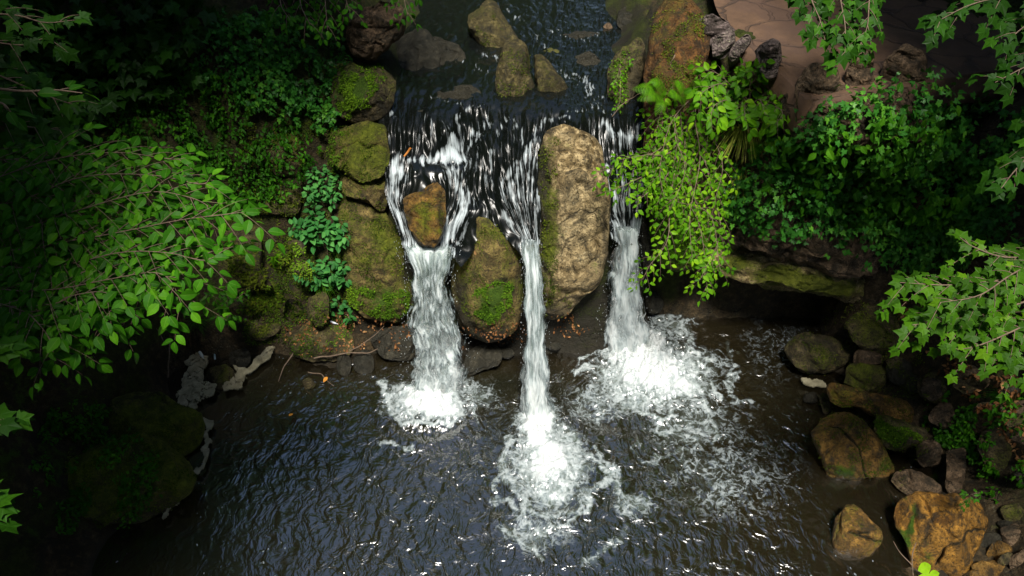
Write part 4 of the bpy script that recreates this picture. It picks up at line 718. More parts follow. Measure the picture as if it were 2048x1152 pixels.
# --- parapet of upright stones along the path
for i, (o, z, lab) in enumerate([
    ([(1392, 36), (1424, 26), (1460, 48), (1458, 76), (1430, 96), (1398, 80)], 4.05, 'leftmost and widest upright stone of the parapet by the path'),
    ([(1428, 92), (1450, 72), (1468, 66), (1470, 92), (1450, 120), (1430, 124)], 4.0, 'second upright stone of the parapet from the left'),
    ([(1470, 92), (1500, 68), (1505, 84), (1488, 115), (1466, 132), (1458, 118)], 4.0, 'slim leaning third upright stone of the parapet from the left'),
    ([(1508, 98), (1538, 86), (1563, 98), (1556, 138), (1548, 160), (1520, 145)], 3.98, 'square topped fourth upright stone of the parapet just above the bright shrub'),
    ([(1590, 185), (1610, 140), (1650, 122), (1680, 140), (1672, 200), (1630, 232), (1596, 220)], 3.9, 'brown upright stone of the parapet just below the dark hanging maple leaves'),
    ([(1690, 130), (1715, 105), (1745, 115), (1755, 170), (1730, 200), (1695, 190)], 3.95, 'upright parapet stone just right of the dark hanging maple leaves'),
    ([(1765, 140), (1790, 95), (1825, 85), (1850, 110), (1840, 190), (1790, 215), (1762, 190)], 3.95, 'rightmost tall dark parapet stone')]):
    rock('parapet_stone', lab, o, z, 14, .12, 'parapet' if i < 4 else 'brown', back=.2, amp=.05, seed=300+i, res=1.1, box=.6, cat='stone', group='upright stones along the edge of the path', ledge=.05)
# --- path of flagstones
def path_material():
    t = NT('flagstones'); co = t.n('TexCoord').outputs['Object']
    w = t.n('TexNoise', Vector=co, Scale=1.6, Detail=3).outputs[1]; v = t.n('VectorMath', _operation='MULTIPLY_ADD', i0=w, i1=(.55, .55, 0), i2=co).outputs[0]
    e = t.n('TexVoronoi', _feature='DISTANCE_TO_EDGE', Vector=v, Scale=1.5).outputs[0]; cc = t.n('TexVoronoi', Vector=v, Scale=1.5).outputs[1]
    n = t.noise(co, 3, 8, .65); n2 = t.noise(co, 30, 5, .7)
    wid = t.rng(n, .35, .65, .004, .03)
    joint = t.rng(t.math('SUBTRACT', e, wid), .0, .018, 1, 0)
    c = t.mix(t.rng(n, .35, .65), (.045, .024, .013), (.145, .080, .043)); c = t.mix(.35, c, t.mix(t.n('SeparateColor', i0=cc).outputs[0], (.05, .027, .014), (.155, .086, .046)))
    c = t.mix(t.rng(n2, .45, .3, 0, .6), c, (.06, .035, .025)); c = t.mix(t.math('MULTIPLY', joint, t.rng(n, .35, .6, .95, .3)), c, (.03, .018, .012)); c = t.mix(t.rng(t.noise(co, 1.1, 4), .5, .62, 0, .7), c, (.075, .042, .028))
    h = t.math('SUBTRACT', t.math('MULTIPLY', n2, .25), joint); b = t.n('Bump', Strength=.8, Distance=.03, Height=h).outputs[0]
    t.surf(t.n('BsdfPrincipled', Base__Color=c, Roughness=.8, Normal=b).outputs[0]); return t.m
M['path'] = path_material()
edge = PZ(np.array([1398, 1402, 1425, 1450, 1500, 1560, 1610, 1700, 1850, 2048, 2300.]), np.array([-60, 20, 72, 95, 118, 140, 195, 190, 170, 130, 80.]), 3.9)
xe = np.linspace(edge[0, 0], 9, 130); yb = np.interp(xe, edge[:, 0], edge[:, 1]); tt = np.linspace(0, 1, 90)**1.2
Xp = xe[None, :]+0*tt[:, None]; Yp = yb[None, :]*(1-tt[:, None])+14.5*tt[:, None]; Zp = np.full(Xp.shape, 3.9)
V = np.stack([Xp, Yp, Zp], -1).reshape(-1, 3); V[:, 2] += fbm(V*.8, 3, 5)*.05+fbm(V*5, 2, 6)*.012
top = V.reshape(90, 130, 3); sk = top[0:1].copy(); sk[..., 2] -= .45; sk[..., 1] += .12
V2 = np.concatenate([sk, top]).reshape(-1, 3)
path = mesh_obj('path', V2, grid_faces(91, 130), M['path'], solid=True); path['kind'] = 'structure'
# ---------------------------------------------------------------- leaves
def leaf_proto(prof, fold=.25, droop=.25):
    V = []; rb = []
    for t_, w in prof:
        z = -droop*t_*t_
        V += [(-w, t_, z+fold*w), (0, t_, z), (w, t_, z+fold*w)]; rb += [1, 0, 1]
    F = []
    for i in range(len(prof)-1):
        a = i*3; b = a+3; F += [(a, a+1, b+1), (a, b+1, b), (a+1, a+2, b+2), (a+1, b+2, b+1)]
    return np.array(V, float), np.array(F), np.array(rb, float)
OVATE = leaf_proto([(0, .01), (.12, .17), (.3, .29), (.55, .29), (.8, .16), (1.0, .0)])
SMALL = leaf_proto([(0, .01), (.35, .29), (.7, .2), (1.0, .0)])
NARROW = leaf_proto([(0, .01), (.3, .17), (.65, .13), (1.0, .0)], .3, .45)
def lobed(tips, notch, droop=.25):
    pts = [(0, 0)]; n = len(tips)
    out = [(.0, .0)]
    for i, (a, r) in enumerate(tips):
        a = math.radians(a)
        if i: am = (a+math.radians(tips[i-1][0]))/2; out.append((math.sin(am)*notch[i-1], math.cos(am)*notch[i-1]))
        s = math.radians(14); out.append((math.sin(a-s)*r*.72, math.cos(a-s)*r*.72)); out.append((math.sin(a)*r, math.cos(a)*r)); out.append((math.sin(a+s)*r*.72, math.cos(a+s)*r*.72))
    out = np.array(out); c = np.array([[0, .18]]); V = np.vstack([c, out]); m = len(out)
    z = -droop*(V[:, 0]**2+V[:, 1]**2)+.06*np.abs(V[:, 0]); V = np.column_stack([V[:, 0], V[:, 1], z])
    F = np.array([(0, 1+i, 1+(i+1) % m) for i in range(m)])
    rb = np.ones(len(V)); rb[0] = 0
    for k in range(len(tips)): rb[1+1+k*4+1 if k else 3] = .35
    return V, F, rb
MAPLE = lobed([(-118, .5), (-56, .82), (0, 1.0), (56, .82), (118, .5)], [.52, .6, .6, .52])
IVY = lobed([(-100, .45), (-45, .62), (0, .95), (45, .62), (100, .45)], [.36, .48, .48, .36], .15)
def place_leaves(acc, proto, pos, axis, nrm, size, tone):
    V, F, rb = proto; pos = np.asarray(pos, float); n = len(pos)
    if n == 0: return
    axis = axis/np.linalg.norm(axis, axis=1)[:, None]; xx = np.cross(axis, nrm); xx /= np.linalg.norm(xx, axis=1)[:, None]+1e-9; zz = np.cross(xx, axis)
    size = np.broadcast_to(size, (n,))
    W = pos[:, None]+size[:, None, None]*(V[None, :, 0, None]*xx[:, None]+V[None, :, 1, None]*axis[:, None]+V[None, :, 2, None]*zz[:, None])
    FF = (F[None]+(np.arange(n)*len(V))[:, None, None]).reshape(-1, 3)
    acc.add(W.reshape(-1, 3), FF, tone=np.repeat(np.broadcast_to(tone, (n,)), len(V)), rib=np.tile(rb, n))
def unit(v): return v/(np.linalg.norm(v)+1e-9)
class Spray:                                           # twigs and leaves of one bough
    def __init__(s, seed): s.r = np.random.default_rng(seed); s.tw = Acc(); s.p = []; s.a = []; s.n = []; s.s = []; s.t = []
    def tubes(s, P, r0, r1, n=5):
        V, F = tube(P, np.linspace(r0, r1, len(P)), n); s.tw.add(V, F)
    def twig(s, P, size, gap, spread=.9, droop=.15, tone=.5, r0=.004, up=(0, 0, 1), jit=.35, tip=True, start=0.):
        P = np.asarray(P); L = np.concatenate([[0], np.cumsum(np.linalg.norm(np.diff(P, axis=0), axis=1))]); s.tubes(P, r0, r0*.35, 4)
        k = 0; d = L[-1]*start+gap*.5; up = np.array(up, float)
        while d < L[-1]:
            p = np.array([np.interp(d, L, P[:, i]) for i in range(3)]); j = min(np.searchsorted(L, d), len(P)-1); tg = unit(P[j]-P[j-1])
            side = unit(np.cross(tg, up))*(1 if k % 2 else -1)
            s.leaf(p, tg*.55+side*spread+np.array([0, 0, -droop])+s.r.normal(size=3)*.15, up+s.r.normal(size=3)*jit, size*s.r.uniform(.5, 1.18), tone)
            d += gap*s.r.uniform(.8, 1.2); k += 1
        if tip: s.leaf(P[-1], unit(P[-1]-P[-2])+np.array([0, 0, -droop]), up+s.r.normal(size=3)*jit, size*.9, tone)
    def leaf(s, p, a, n, sz, tone):
        s.p.append(p+unit(a)*sz*.12); s.a.append(a); s.n.append(n); s.s.append(sz); s.t.append(np.clip(tone+s.r.normal()*.26, 0, 1))
    def bough(s, P, side_len, side_gap, size, gap, r0=.012, tone=.5, up=(0, 0, 1), sag=.12, from_=0., second=True, jit=.35):
        P = np.asarray(P); L = np.concatenate([[0], np.cumsum(np.linalg.norm(np.diff(P, axis=0), axis=1))]); s.tubes(P, r0, r0*.25)
        k = 0; d = L[-1]*from_+side_gap; up = np.array(up, float)
        while d < L[-1]:
            q = d/L[-1]; p = np.array([np.interp(d, L, P[:, i]) for i in range(3)]); j = min(np.searchsorted(L, d), len(P)-1); tg = unit(P[j]-P[j-1])
            side = unit(np.cross(tg, up))*(1 if k % 2 else -1); ln = side_len*(1.05-q*.6)*s.r.uniform(.6, 1.15)
            dr = unit(tg*.9+side*.75+s.r.normal(size=3)*.16); T = p+dr*ln*np.linspace(0, 1, 6)[:, None]; T[:, 2] -= sag*ln*np.linspace(0, 1, 6)**2*1.6
            s.twig(T, size, gap, tone=tone+s.r.normal()*.06, up=up, jit=jit, r0=max(.0025, r0*.35))
            d += side_gap*s.r.uniform(.7, 1.3); k += 1
        s.twig(P[int(len(P)*.75):], size, gap, tone=tone, up=up, jit=jit)
    def build(s, root, proto, leafmat, name='foliage', tname='twigs', twmat='twig'):
        s.tw.build(tname, M[twmat], root)
        A = Acc(); place_leaves(A, proto, np.array(s.p), np.array(s.a), np.array(s.n), np.array(s.s), np.array(s.t))
        A.build(name, M[leafmat], root, smooth=False)
def PT(pts): return np.array([PD(a, b, c) for a, b, c in pts])

# ---------------------------------------------------------------- trees: trunk off to the side, crown overhead added out of view to block light, lowest boughs hanging into view
def crown(root, cx, cy, cz, rx, ry, rz, n, seed, mat, size=.5):  # unseen leaf mass, placed and shaped to block sun and sky
    r = np.random.default_rng(seed); p = r.normal(size=(n*2, 3)); p /= np.linalg.norm(p, axis=1)[:, None]; p *= r.random(n*2)[:, None]**.45
    p = p*[rx, ry, rz]+[cx, cy, cz]; p = p[(fbm(p*.6, 2, seed) > -.5)]
    a, b = proj(p); front = (p[:, 1]*CP-(p[:, 2]-CAMH)*SP) > -.3
    inview = front & (a > -330) & (a < 2380) & (b > -260) & (b < 1500)
    p = p[~inview & (np.linalg.norm(p-CAM, axis=1) > 2.2) & (p[:, 2] > Gf(p[:, 0], p[:, 1])+.3)][:n]
    A = Acc(); place_leaves(A, MAPLE, p, r.normal(size=(len(p), 3)), np.array([0, 0, 1])+r.normal(size=(len(p), 3))*.6, size*r.uniform(.7, 1.2, len(p)), r.random(len(p))); A.build('crown', M[mat], root, smooth=False)
def tree(kind, label, cat, base, crowns, seed, mat, trunk_top, n=1500, r0=.28, group=None):
    base = np.array(base, float); base[2] = float(Gf(base[0:1], base[1:2])[0])-.2
    root = empty(kind, tuple(base), label, cat, group); A = Acc()
    tp = np.array(trunk_top, float); P = catmull([base, base*.6+tp*.4+[.15, .1, 0], tp], 16); V, F = tube(P, np.linspace(r0, r0*.5, 16), 12); V = V+fbm3(V*3, 3, seed)*.04; A.add(V, F)
    for (cx, cy, cz, rx, ry, rz) in crowns:
        e = np.array([cx, cy, max(cz, 9.6)]); V, F = tube(catmull([P[-2], (P[-1]+e)/2+[0, 0, .5], e], 10), np.linspace(r0*.5, .05, 10), 8); A.add(V, F)
    A.build('trunk', M['bark'], root)
    for k, c in enumerate(crowns): crown(root, *c, n, seed+k, mat)
    return root
elm = tree('elm_tree', 'elm tree reaching in from the left with a broad mass of bright oval leaves', 'tree', (-9.2, 2.2, 0), [(-6.3, 1.5, 10.2, 4.1, 3.3, 3.8), (-9.2, 7.0, 9.6, 4.8, 4.0, 4.0)], 501, 'leaf', (-8.8, 2.6, 8.5), 3000)
mapL = tree('maple_tree', 'maple tree at the upper left with small dark lobed leaves in deep shade', 'tree', (-9.8, 10.5, 0), [(-9.6, 13.5, 10.2, 4.2, 4.0, 4.5), (-3.7, 6.6, 11.2, 2.7, 1.7, 1.4), (-5.5, 19.5, 10, 4.2, 4.5, 5)], 521, 'maple', (-9.4, 10.6, 9.0), 2800)
mapR = tree('maple_tree', 'maple tree leaning in from the right edge with the brightest large lobed leaves', 'tree', (10.2, 3.0, 0), [(8.2, 3.4, 10.2, 4.0, 3.2, 3.8), (8.8, 7.0, 9.6, 4.8, 4.0, 4.0)], 541, 'maple', (9.8, 3.2, 8.5), 3000)
mapT = tree('maple_tree', 'maple tree over the flagstone path with dark lobed leaves hanging from the top right', 'tree', (11.0, 11.0, 0), [(7.2, 13.2, 10.2, 4.8, 4.0, 4.5), (6.5, 6.6, 11.2, 2.7, 2.4, 1.6), (7, 19.5, 10, 4.2, 4.5, 5)], 561, 'maple', (10.6, 11, 9.0), 2800)
beh = tree('elm_tree', 'added unseen elm tree downstream behind the viewer, shading the near end of the pool', 'tree', (-3.2, -7.5, 0), [(-1.5, -5.5, 8.5, 6.0, 3.6, 5.2), (5.0, -5.0, 8.5, 4.0, 3.6, 5.0), (-9.5, -4.0, 8.5, 3.6, 4.2, 5.0)], 581, 'leaf', (-3.0, -7.0, 8.0), 2800)  # added behind the camera to keep light off the near pool
ups = tree('maple_tree', 'added unseen maple tree upstream of the falls, blocking the low sky', 'tree', (-6.5, 27, 0), [(-4.5, 26, 10, 5, 2.5, 6), (8.0, 26, 10, 5.2, 2.5, 6), (-.9, 26, 10, 3.2, 2.5, 7.5)], 591, 'maple', (-6, 26.6, 9.0), 2600)  # added out of view so the upper stream reflects less sky
# boughs in view are parts of their trees
def bough_part(root, name, sp, proto, mat):
    e = bpy.data.objects.new(name, None); COL.objects.link(e); e.parent = root
    b = mesh_from(sp, e, proto, mat, root); return e
def mesh_from(sp, par, proto, mat, root):
    A = Acc(); place_leaves(A, proto, np.array(sp.p), np.array(sp.a), np.array(sp.n), np.array(sp.s), np.array(sp.t))
    for acc, nm, m in ((sp.tw, 'twigs', 'twig'), (A, 'leaves', mat)):
        V = np.concatenate(acc.V)-np.array(root.location)
        at = {k: np.concatenate([np.broadcast_to(a[k], (len(v),)) for a, v in zip(acc.A, acc.V)]) for k in acc.A[0]}
        o = mesh_obj(nm, V, np.concatenate(acc.F), M[m], None, at, smooth=(nm == 'twigs')); o.parent = par
# 1. the broad elm spray on the left
sp = Spray(601)
LB = [[(-330, 420, 5.9), (-60, 370, 5.6), (140, 320, 5.4), (270, 305, 5.3), (380, 318, 5.3), (412, 316, 5.3)],
      [(-330, 450, 5.9), (0, 410, 5.5), (200, 355, 5.25), (340, 350, 5.15), (440, 368, 5.1), (462, 352, 5.1)],
      [(-330, 470, 5.9), (-20, 470, 5.5), (180, 425, 5.2), (330, 385, 5.05), (420, 395, 5.0), (470, 420, 5.0)],
      [(-330, 480, 5.8), (0, 500, 5.4), (190, 480, 5.1), (290, 462, 5.0), (400, 440, 4.9), (480, 430, 4.85), (528, 424, 4.85)],
      [(-330, 480, 5.8), (-30, 530, 5.4), (160, 530, 5.1), (280, 505, 4.9), (370, 505, 4.8), (440, 520, 4.8), (465, 516, 4.8)],
      [(-330, 490, 5.8), (-40, 570, 5.3), (130, 580, 5.0), (250, 560, 4.85), (340, 545, 4.75), (380, 560, 4.75), (402, 606, 4.75)],
      [(-330, 500, 5.7), (-60, 600, 5.2), (90, 610, 4.95), (190, 590, 4.85), (250, 585, 4.8), (268, 615, 4.8), (262, 650, 4.8)],
      [(-330, 510, 5.7), (-60, 590, 5.2), (40, 620, 5.0), (110, 640, 4.85), (140, 680, 4.8), (150, 725, 4.8)],
      [(-330, 400, 5.9), (-60, 440, 5.6), (60, 400, 5.45), (180, 390, 5.3), (260, 400, 5.25), (320, 420, 5.2)],
      [(-330, 520, 5.7), (0, 550, 5.3), (100, 560, 5.1), (200, 545, 5.0), (300, 530, 4.95), (330, 580, 4.9)],
      [(-330, 380, 6.), (-80, 330, 5.8), (40, 320, 5.7), (140, 350, 5.6), (210, 370, 5.5)],
      [(-330, 420, 6.), (-80, 500, 5.7), (20, 560, 5.5), (60, 620, 5.3), (190, 650, 5.2)]]
for i, b in enumerate(LB):
    b = [(x_-40*(x_ > 100), y_, z_) for x_, y_, z_ in b]
    sp.bough(catmull(PT(b), 40), .56, .058, .094, .046, r0=.006, tone=.52, up=(.12, -.25, 1), sag=.18, from_=.22, jit=.5)
bough_part(elm, 'bough', sp, OVATE, 'leaf')
sp = Spray(603)
for b in ([(-250, 150, 4.6), (-60, 170, 4.4), (40, 182, 4.3), (110, 180, 4.3), (165, 186, 4.3)], [(-250, 220, 4.6), (-60, 205, 4.5), (0, 205, 4.4), (28, 232, 4.4)]):
    sp.bough(catmull(PT(b), 20), .15, .14, .10, .085, tone=.0, up=(0, -.3, 1))
bough_part(elm, 'bough', sp, OVATE, 'leaf')
# 2. maples
def maple_bough(root, bs, seed, size, side, gap, tone, sg=.12, up=(0, -.4, 1), mat='mapleshade'):
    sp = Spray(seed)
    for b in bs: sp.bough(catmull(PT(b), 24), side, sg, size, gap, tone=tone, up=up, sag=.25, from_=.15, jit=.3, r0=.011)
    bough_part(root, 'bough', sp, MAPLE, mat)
maple_bough(mapR, [[(2350, 420, 6.6), (2150, 520, 6.3), (2000, 560, 6.0), (1900, 570, 5.9), (1800, 565, 5.9)], [(2350, 440, 6.6), (2150, 560, 6.2), (2000, 620, 6.0), (1900, 640, 5.9), (1825, 650, 5.9)],
    [(2350, 460, 6.6), (2150, 600, 6.2), (2030, 660, 6.0), (1960, 690, 5.9), (1915, 700, 5.9)], [(2350, 440, 6.6), (2130, 500, 6.3), (2020, 515, 6.1), (1950, 495, 6.1), (1920, 475, 6.1)],
    [(2350, 420, 6.6), (2160, 500, 6.2), (2040, 540, 6.0), (1960, 590, 5.8), (1880, 605, 5.8)], [(2350, 500, 6.5), (2180, 640, 6.2), (2080, 700, 6.1), (2010, 730, 6.0)]], 611, .082, .44, .060, .25, .075, mat='maple')
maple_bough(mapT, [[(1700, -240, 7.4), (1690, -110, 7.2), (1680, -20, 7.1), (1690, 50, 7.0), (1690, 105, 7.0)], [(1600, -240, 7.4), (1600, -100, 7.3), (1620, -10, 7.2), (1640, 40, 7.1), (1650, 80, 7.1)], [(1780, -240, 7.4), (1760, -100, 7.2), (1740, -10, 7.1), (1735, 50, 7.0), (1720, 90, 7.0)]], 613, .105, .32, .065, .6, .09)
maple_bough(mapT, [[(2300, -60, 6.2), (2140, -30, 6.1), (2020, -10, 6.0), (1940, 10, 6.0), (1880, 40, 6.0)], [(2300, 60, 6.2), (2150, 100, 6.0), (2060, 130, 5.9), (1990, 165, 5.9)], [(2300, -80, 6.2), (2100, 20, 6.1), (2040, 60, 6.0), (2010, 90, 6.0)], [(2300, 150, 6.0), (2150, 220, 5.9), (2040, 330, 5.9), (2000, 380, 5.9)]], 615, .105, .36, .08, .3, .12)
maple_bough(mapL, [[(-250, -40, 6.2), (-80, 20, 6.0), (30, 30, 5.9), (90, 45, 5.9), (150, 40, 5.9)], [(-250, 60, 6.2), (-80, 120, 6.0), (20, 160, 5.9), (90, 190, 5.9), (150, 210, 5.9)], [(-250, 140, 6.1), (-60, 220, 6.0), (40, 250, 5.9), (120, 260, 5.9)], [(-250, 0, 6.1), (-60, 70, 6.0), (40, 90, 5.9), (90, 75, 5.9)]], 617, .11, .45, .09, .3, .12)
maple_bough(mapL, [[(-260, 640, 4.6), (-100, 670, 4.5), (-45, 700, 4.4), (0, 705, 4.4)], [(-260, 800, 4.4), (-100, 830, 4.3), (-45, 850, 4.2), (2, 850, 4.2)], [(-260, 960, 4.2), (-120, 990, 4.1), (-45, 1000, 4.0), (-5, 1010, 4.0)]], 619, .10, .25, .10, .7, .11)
sp = Spray(621)
for b in ([(620, -220, 9.4), (610, -80, 9.3), (600, 0, 9.2), (620, 50, 9.1)], [(680, -220, 9.4), (680, -80, 9.3), (690, -10, 9.2), (700, 25, 9.1)], [(560, -220, 9.4), (570, -80, 9.3), (560, 0, 9.2), (580, 40, 9.1)], [(820, -200, 9.6), (810, -80, 9.5), (808, -10, 9.4), (815, 30, 9.4)], [(650, -220, 9.4), (650, -80, 9.3), (650, -10, 9.2), (655, 60, 9.1)]):
    sp.bough(catmull(PT(b), 24), .4, .09, .085, .065, tone=.35, up=(0, -.5, 1), sag=.3, from_=.2)
bough_part(mapL, 'bough', sp, OVATE, 'leaf')

# ---------------------------------------------------------------- plants rooted on rock and bank (found by rays against what is already built)
off = 0; VV = []; FFt = []
for v, f in SOLID:
    VV.append(v); FFt += (f+off).tolist(); off += len(v)
BV = BVHTree.FromPolygons(np.concatenate(VV).tolist(), FFt)
C0 = Vector(CAM)
def hits(px, py):
    R = rays(px, py); out = []; no = []; ok = []
    for r in R:
        h = BV.ray_cast(C0, Vector(r), 60)
        if h[0] is None: out.append((0, 0, 0)); no.append((0, 0, 1)); ok.append(False); continue
        n = h[1]; n = -n if n.dot(Vector(r)) > 0 else n
        out.append(tuple(h[0])); no.append(tuple(n)); ok.append(True)
    return np.array(out), np.array(no), np.array(ok)
def at(px, py): p, n, ok = hits([px], [py]); return p[0], n[0]
def cover(name, poly, n, proto, mat, size, seed, lift=(.01, .1), tone=(.5, .2), gap=-.2, fs=6., hang=.8, label=None, cat=None, zmin=None, parent=None, upmix=.5, kind='stuff', relief=0.):
    r = np.random.default_rng(seed); poly = np.array(poly, float); lo, hi = poly.min(0), poly.max(0)
    x = r.uniform(lo[0], hi[0], n*3); y = r.uniform(lo[1], hi[1], n*3); k = inpoly(x+14*perlin(np.stack([x/30, y/30, x*0], -1), seed), y+14*perlin(np.stack([x/30, y/30, x*0+5], -1), seed), poly); x, y = x[k][:n*2], y[k][:n*2]
    p, nm, ok = hits(x, y); d = fbm(p*fs*.5, 3, seed); ok &= d > gap
    if zmin is not None: ok &= p[:, 2] > zmin
    p, nm, d = p[ok][:n], nm[ok][:n], d[ok][:n]; m = len(p)
    up = np.array([0, -.25, 1.]); N = nm*(1-upmix)+up*upmix+r.normal(size=(m, 3))*.38
    down = np.array([0, 0, -1.])-nm*(nm@np.array([0, 0, -1.]))[:, None]
    A_ = down*hang+r.normal(size=(m, 3))*.55+nm*.2
    rl = relief*np.clip(fbm(p*2.2, 3, seed+2)+.25, 0, 1)
    p = p+nm*(r.uniform(lift[0], lift[1], m)+rl)[:, None]
    A = Acc(); T = np.clip(tone[0]+r.normal(size=m)*tone[1]+.5*fbm(p*1.8, 2, seed+1), 0, 1)
    place_leaves(A, proto, p, A_, N, size*r.uniform(.6, 1.25, m), T)
    o = A.build(name, M[mat], parent, smooth=False)
    if parent is None: tag(o, label, cat, kind=kind)
    elif kind == 'stuff': o['kind'] = 'stuff'
    return o
W1 = [(1455, 370), (1545, 290), (1610, 250), (1690, 212), (1850, 188), (2060, 230), (2060, 470), (1900, 545), (1800, 530), (1700, 485), (1600, 455), (1500, 455), (1450, 420)]
cover('ivy', W1, 8200, IVY, 'ivy', .070, 701, lift=(.02, .22), tone=(.5, .2), gap=-.55, relief=.4, label='dense dark ivy covering the rock wall on the right above the overhanging ledge', cat='ivy')
cover('ivy', [(1570, 280), (1700, 255), (1900, 230), (1980, 330), (1900, 430), (1700, 420), (1560, 330)], 1500, OVATE, 'leaf', .10, 702, lift=(.1, .35), tone=(.55, .2), gap=-.1, relief=.4, label='brighter green creeper growing through the upper part of the ivy on the right wall', cat='creeper')
cover('ivy', [(430, 40), (560, 20), (650, 70), (672, 150), (668, 240), (640, 265), (560, 235), (480, 210), (420, 140)], 2600, IVY, 'ivy', .060, 703, lift=(.02, .18), tone=(.35, .2), gap=-.35, relief=.25, label='small blue-green ivy trailing down the upper left bank beside the mossy boulder', cat='ivy')
cover('undergrowth', [(180, 120), (430, 130), (560, 235), (640, 270), (640, 330), (560, 400), (470, 440), (380, 330), (250, 280), (170, 220)], 4200, SMALL, 'leaf', .055, 704, lift=(.01, .12), tone=(.35, .25), gap=-.25, relief=.15, label='dark low undergrowth over the shaded bank above the elm boughs', cat='undergrowth')
cover('undergrowth', [(0, 0), (420, 0), (420, 150), (200, 260), (0, 330)], 1500, MAPLE, 'mapleshade', .15, 705, lift=(.05, .4), tone=(.1, .1), gap=-.3, relief=.4, label='deeply shaded leafy undergrowth in the upper left corner', cat='undergrowth')
cover('moss', [(470, 250), (640, 240), (700, 330), (690, 420), (600, 470), (700, 560), (710, 660), (600, 720), (500, 690), (480, 600), (440, 500)], 9000, SMALL, 'mossleaf', .022, 706, lift=(.0, .03), tone=(.4, .25), gap=-.02, fs=9, hang=.2, upmix=.3, label='moss cushions over the stepped left bank below the ivy', cat='moss', zmin=.12)
cover('undergrowth', [(100, 800), (220, 800), (300, 900), (330, 1000), (240, 1060), (120, 1070), (60, 1000), (60, 880)], 2200, SMALL, 'leaf', .045, 707, lift=(.0, .07), tone=(.35, .25), gap=-.05, label='small weeds and grass growing over the low mossy boulders in the lower left corner', cat='weeds', zmin=.05)
cover('moss', [(160, 800), (380, 790), (415, 850), (400, 960), (330, 1050), (200, 1060), (120, 980)], 5000, SMALL, 'mossleaf', .020, 708, lift=(.0, .02), tone=(.4, .25), gap=.0, fs=9, hang=.2, upmix=.3, label='moss cushions on the low boulders in the lower left corner', cat='moss', zmin=.05)
cover('leaf_litter', [(1760, 590), (1810, 640), (1850, 720), (1980, 840), (2060, 960), (2060, 760), (1900, 690), (1850, 620)], 1500, SMALL, 'litter', .055, 709, lift=(.0, .02), tone=(.4, .3), gap=-.1, hang=.3, label='fallen brown leaves lying on the right slope below the maple', cat='leaf litter', zmin=.1)
cover('leaf_litter', [(560, 640), (720, 620), (900, 660), (1180, 620), (1190, 660), (900, 700), (700, 700), (600, 720)], 700, SMALL, 'litter', .04, 710, lift=(.0, .015), tone=(.4, .3), gap=-.1, hang=.3, label='reddish fallen leaves washed in under the foot of the ledge boulders', cat='leaf litter', zmin=.02)
cover('undergrowth', [(1860, 800), (1960, 770), (2060, 780), (2060, 1010), (1980, 1000), (1920, 900), (1850, 860)], 1500, SMALL, 'leaf', .055, 711, lift=(.01, .09), tone=(.4, .25), gap=.02, label='green weeds among the stones at the right edge', cat='weeds', zmin=.05)
cover('moss', [(1640, 600), (1800, 600), (1860, 740), (1860, 900), (1780, 960), (1640, 960), (1620, 840), (1640, 780), (1560, 740), (1560, 680)], 5200, SMALL, 'mossleaf', .020, 712, lift=(.0, .02), tone=(.45, .25), gap=.05, fs=9, hang=.2, upmix=.3, label='moss cushions on the boulders of the right shore', cat='moss', zmin=.05)
cover('moss', [(1300, 380), (1400, 380), (1425, 530), (1330, 530), (1305, 470)], 3800, SMALL, 'brightmoss', .022, 713, lift=(.0, .03), tone=(.5, .25), gap=-.5, hang=.4, upmix=.3, label='bright green moss on the lower half of the tall pillar beside the right waterfall', cat='moss')
for i, (pl, n, lab) in enumerate([([(940, 590), (985, 560), (1025, 565), (1025, 610), (985, 655), (955, 630)], 1500, 'bright green moss patch on the foot of the boulder between left and middle waterfalls'),
    ([(690, 560), (715, 575), (770, 575), (815, 590), (818, 625), (760, 638), (715, 618), (690, 600)], 2000, 'bright green moss along the foot of the broad boulder left of the left waterfall'),
    ([(668, 140), (760, 128), (775, 160), (735, 205), (690, 238), (665, 210)], 2400, 'bright moss blanket on the upper rock beneath the trailing ivy'),
    ([(1745, 835), (1775, 845), (1845, 868), (1838, 888), (1800, 900), (1765, 880)], 1300, 'brightest green moss patch among the boulders of the right shore'),
    ([(655, 255), (690, 250), (690, 300), (665, 350), (655, 320)], 700, 'yellow-green moss on the left side of the rounded boulder at the top of the left cascade'),
    ([(1222, 120), (1260, 100), (1250, 190), (1236, 230), (1220, 215)], 600, 'bright moss and tiny plants on the tall rock beside the stream')]):
    cover('moss', pl, n, SMALL, 'brightmoss', .024, 720+i, lift=(.0, .025), tone=(.5, .25), gap=-.2, fs=9, hang=.3, upmix=.35, label=lab, cat='moss')

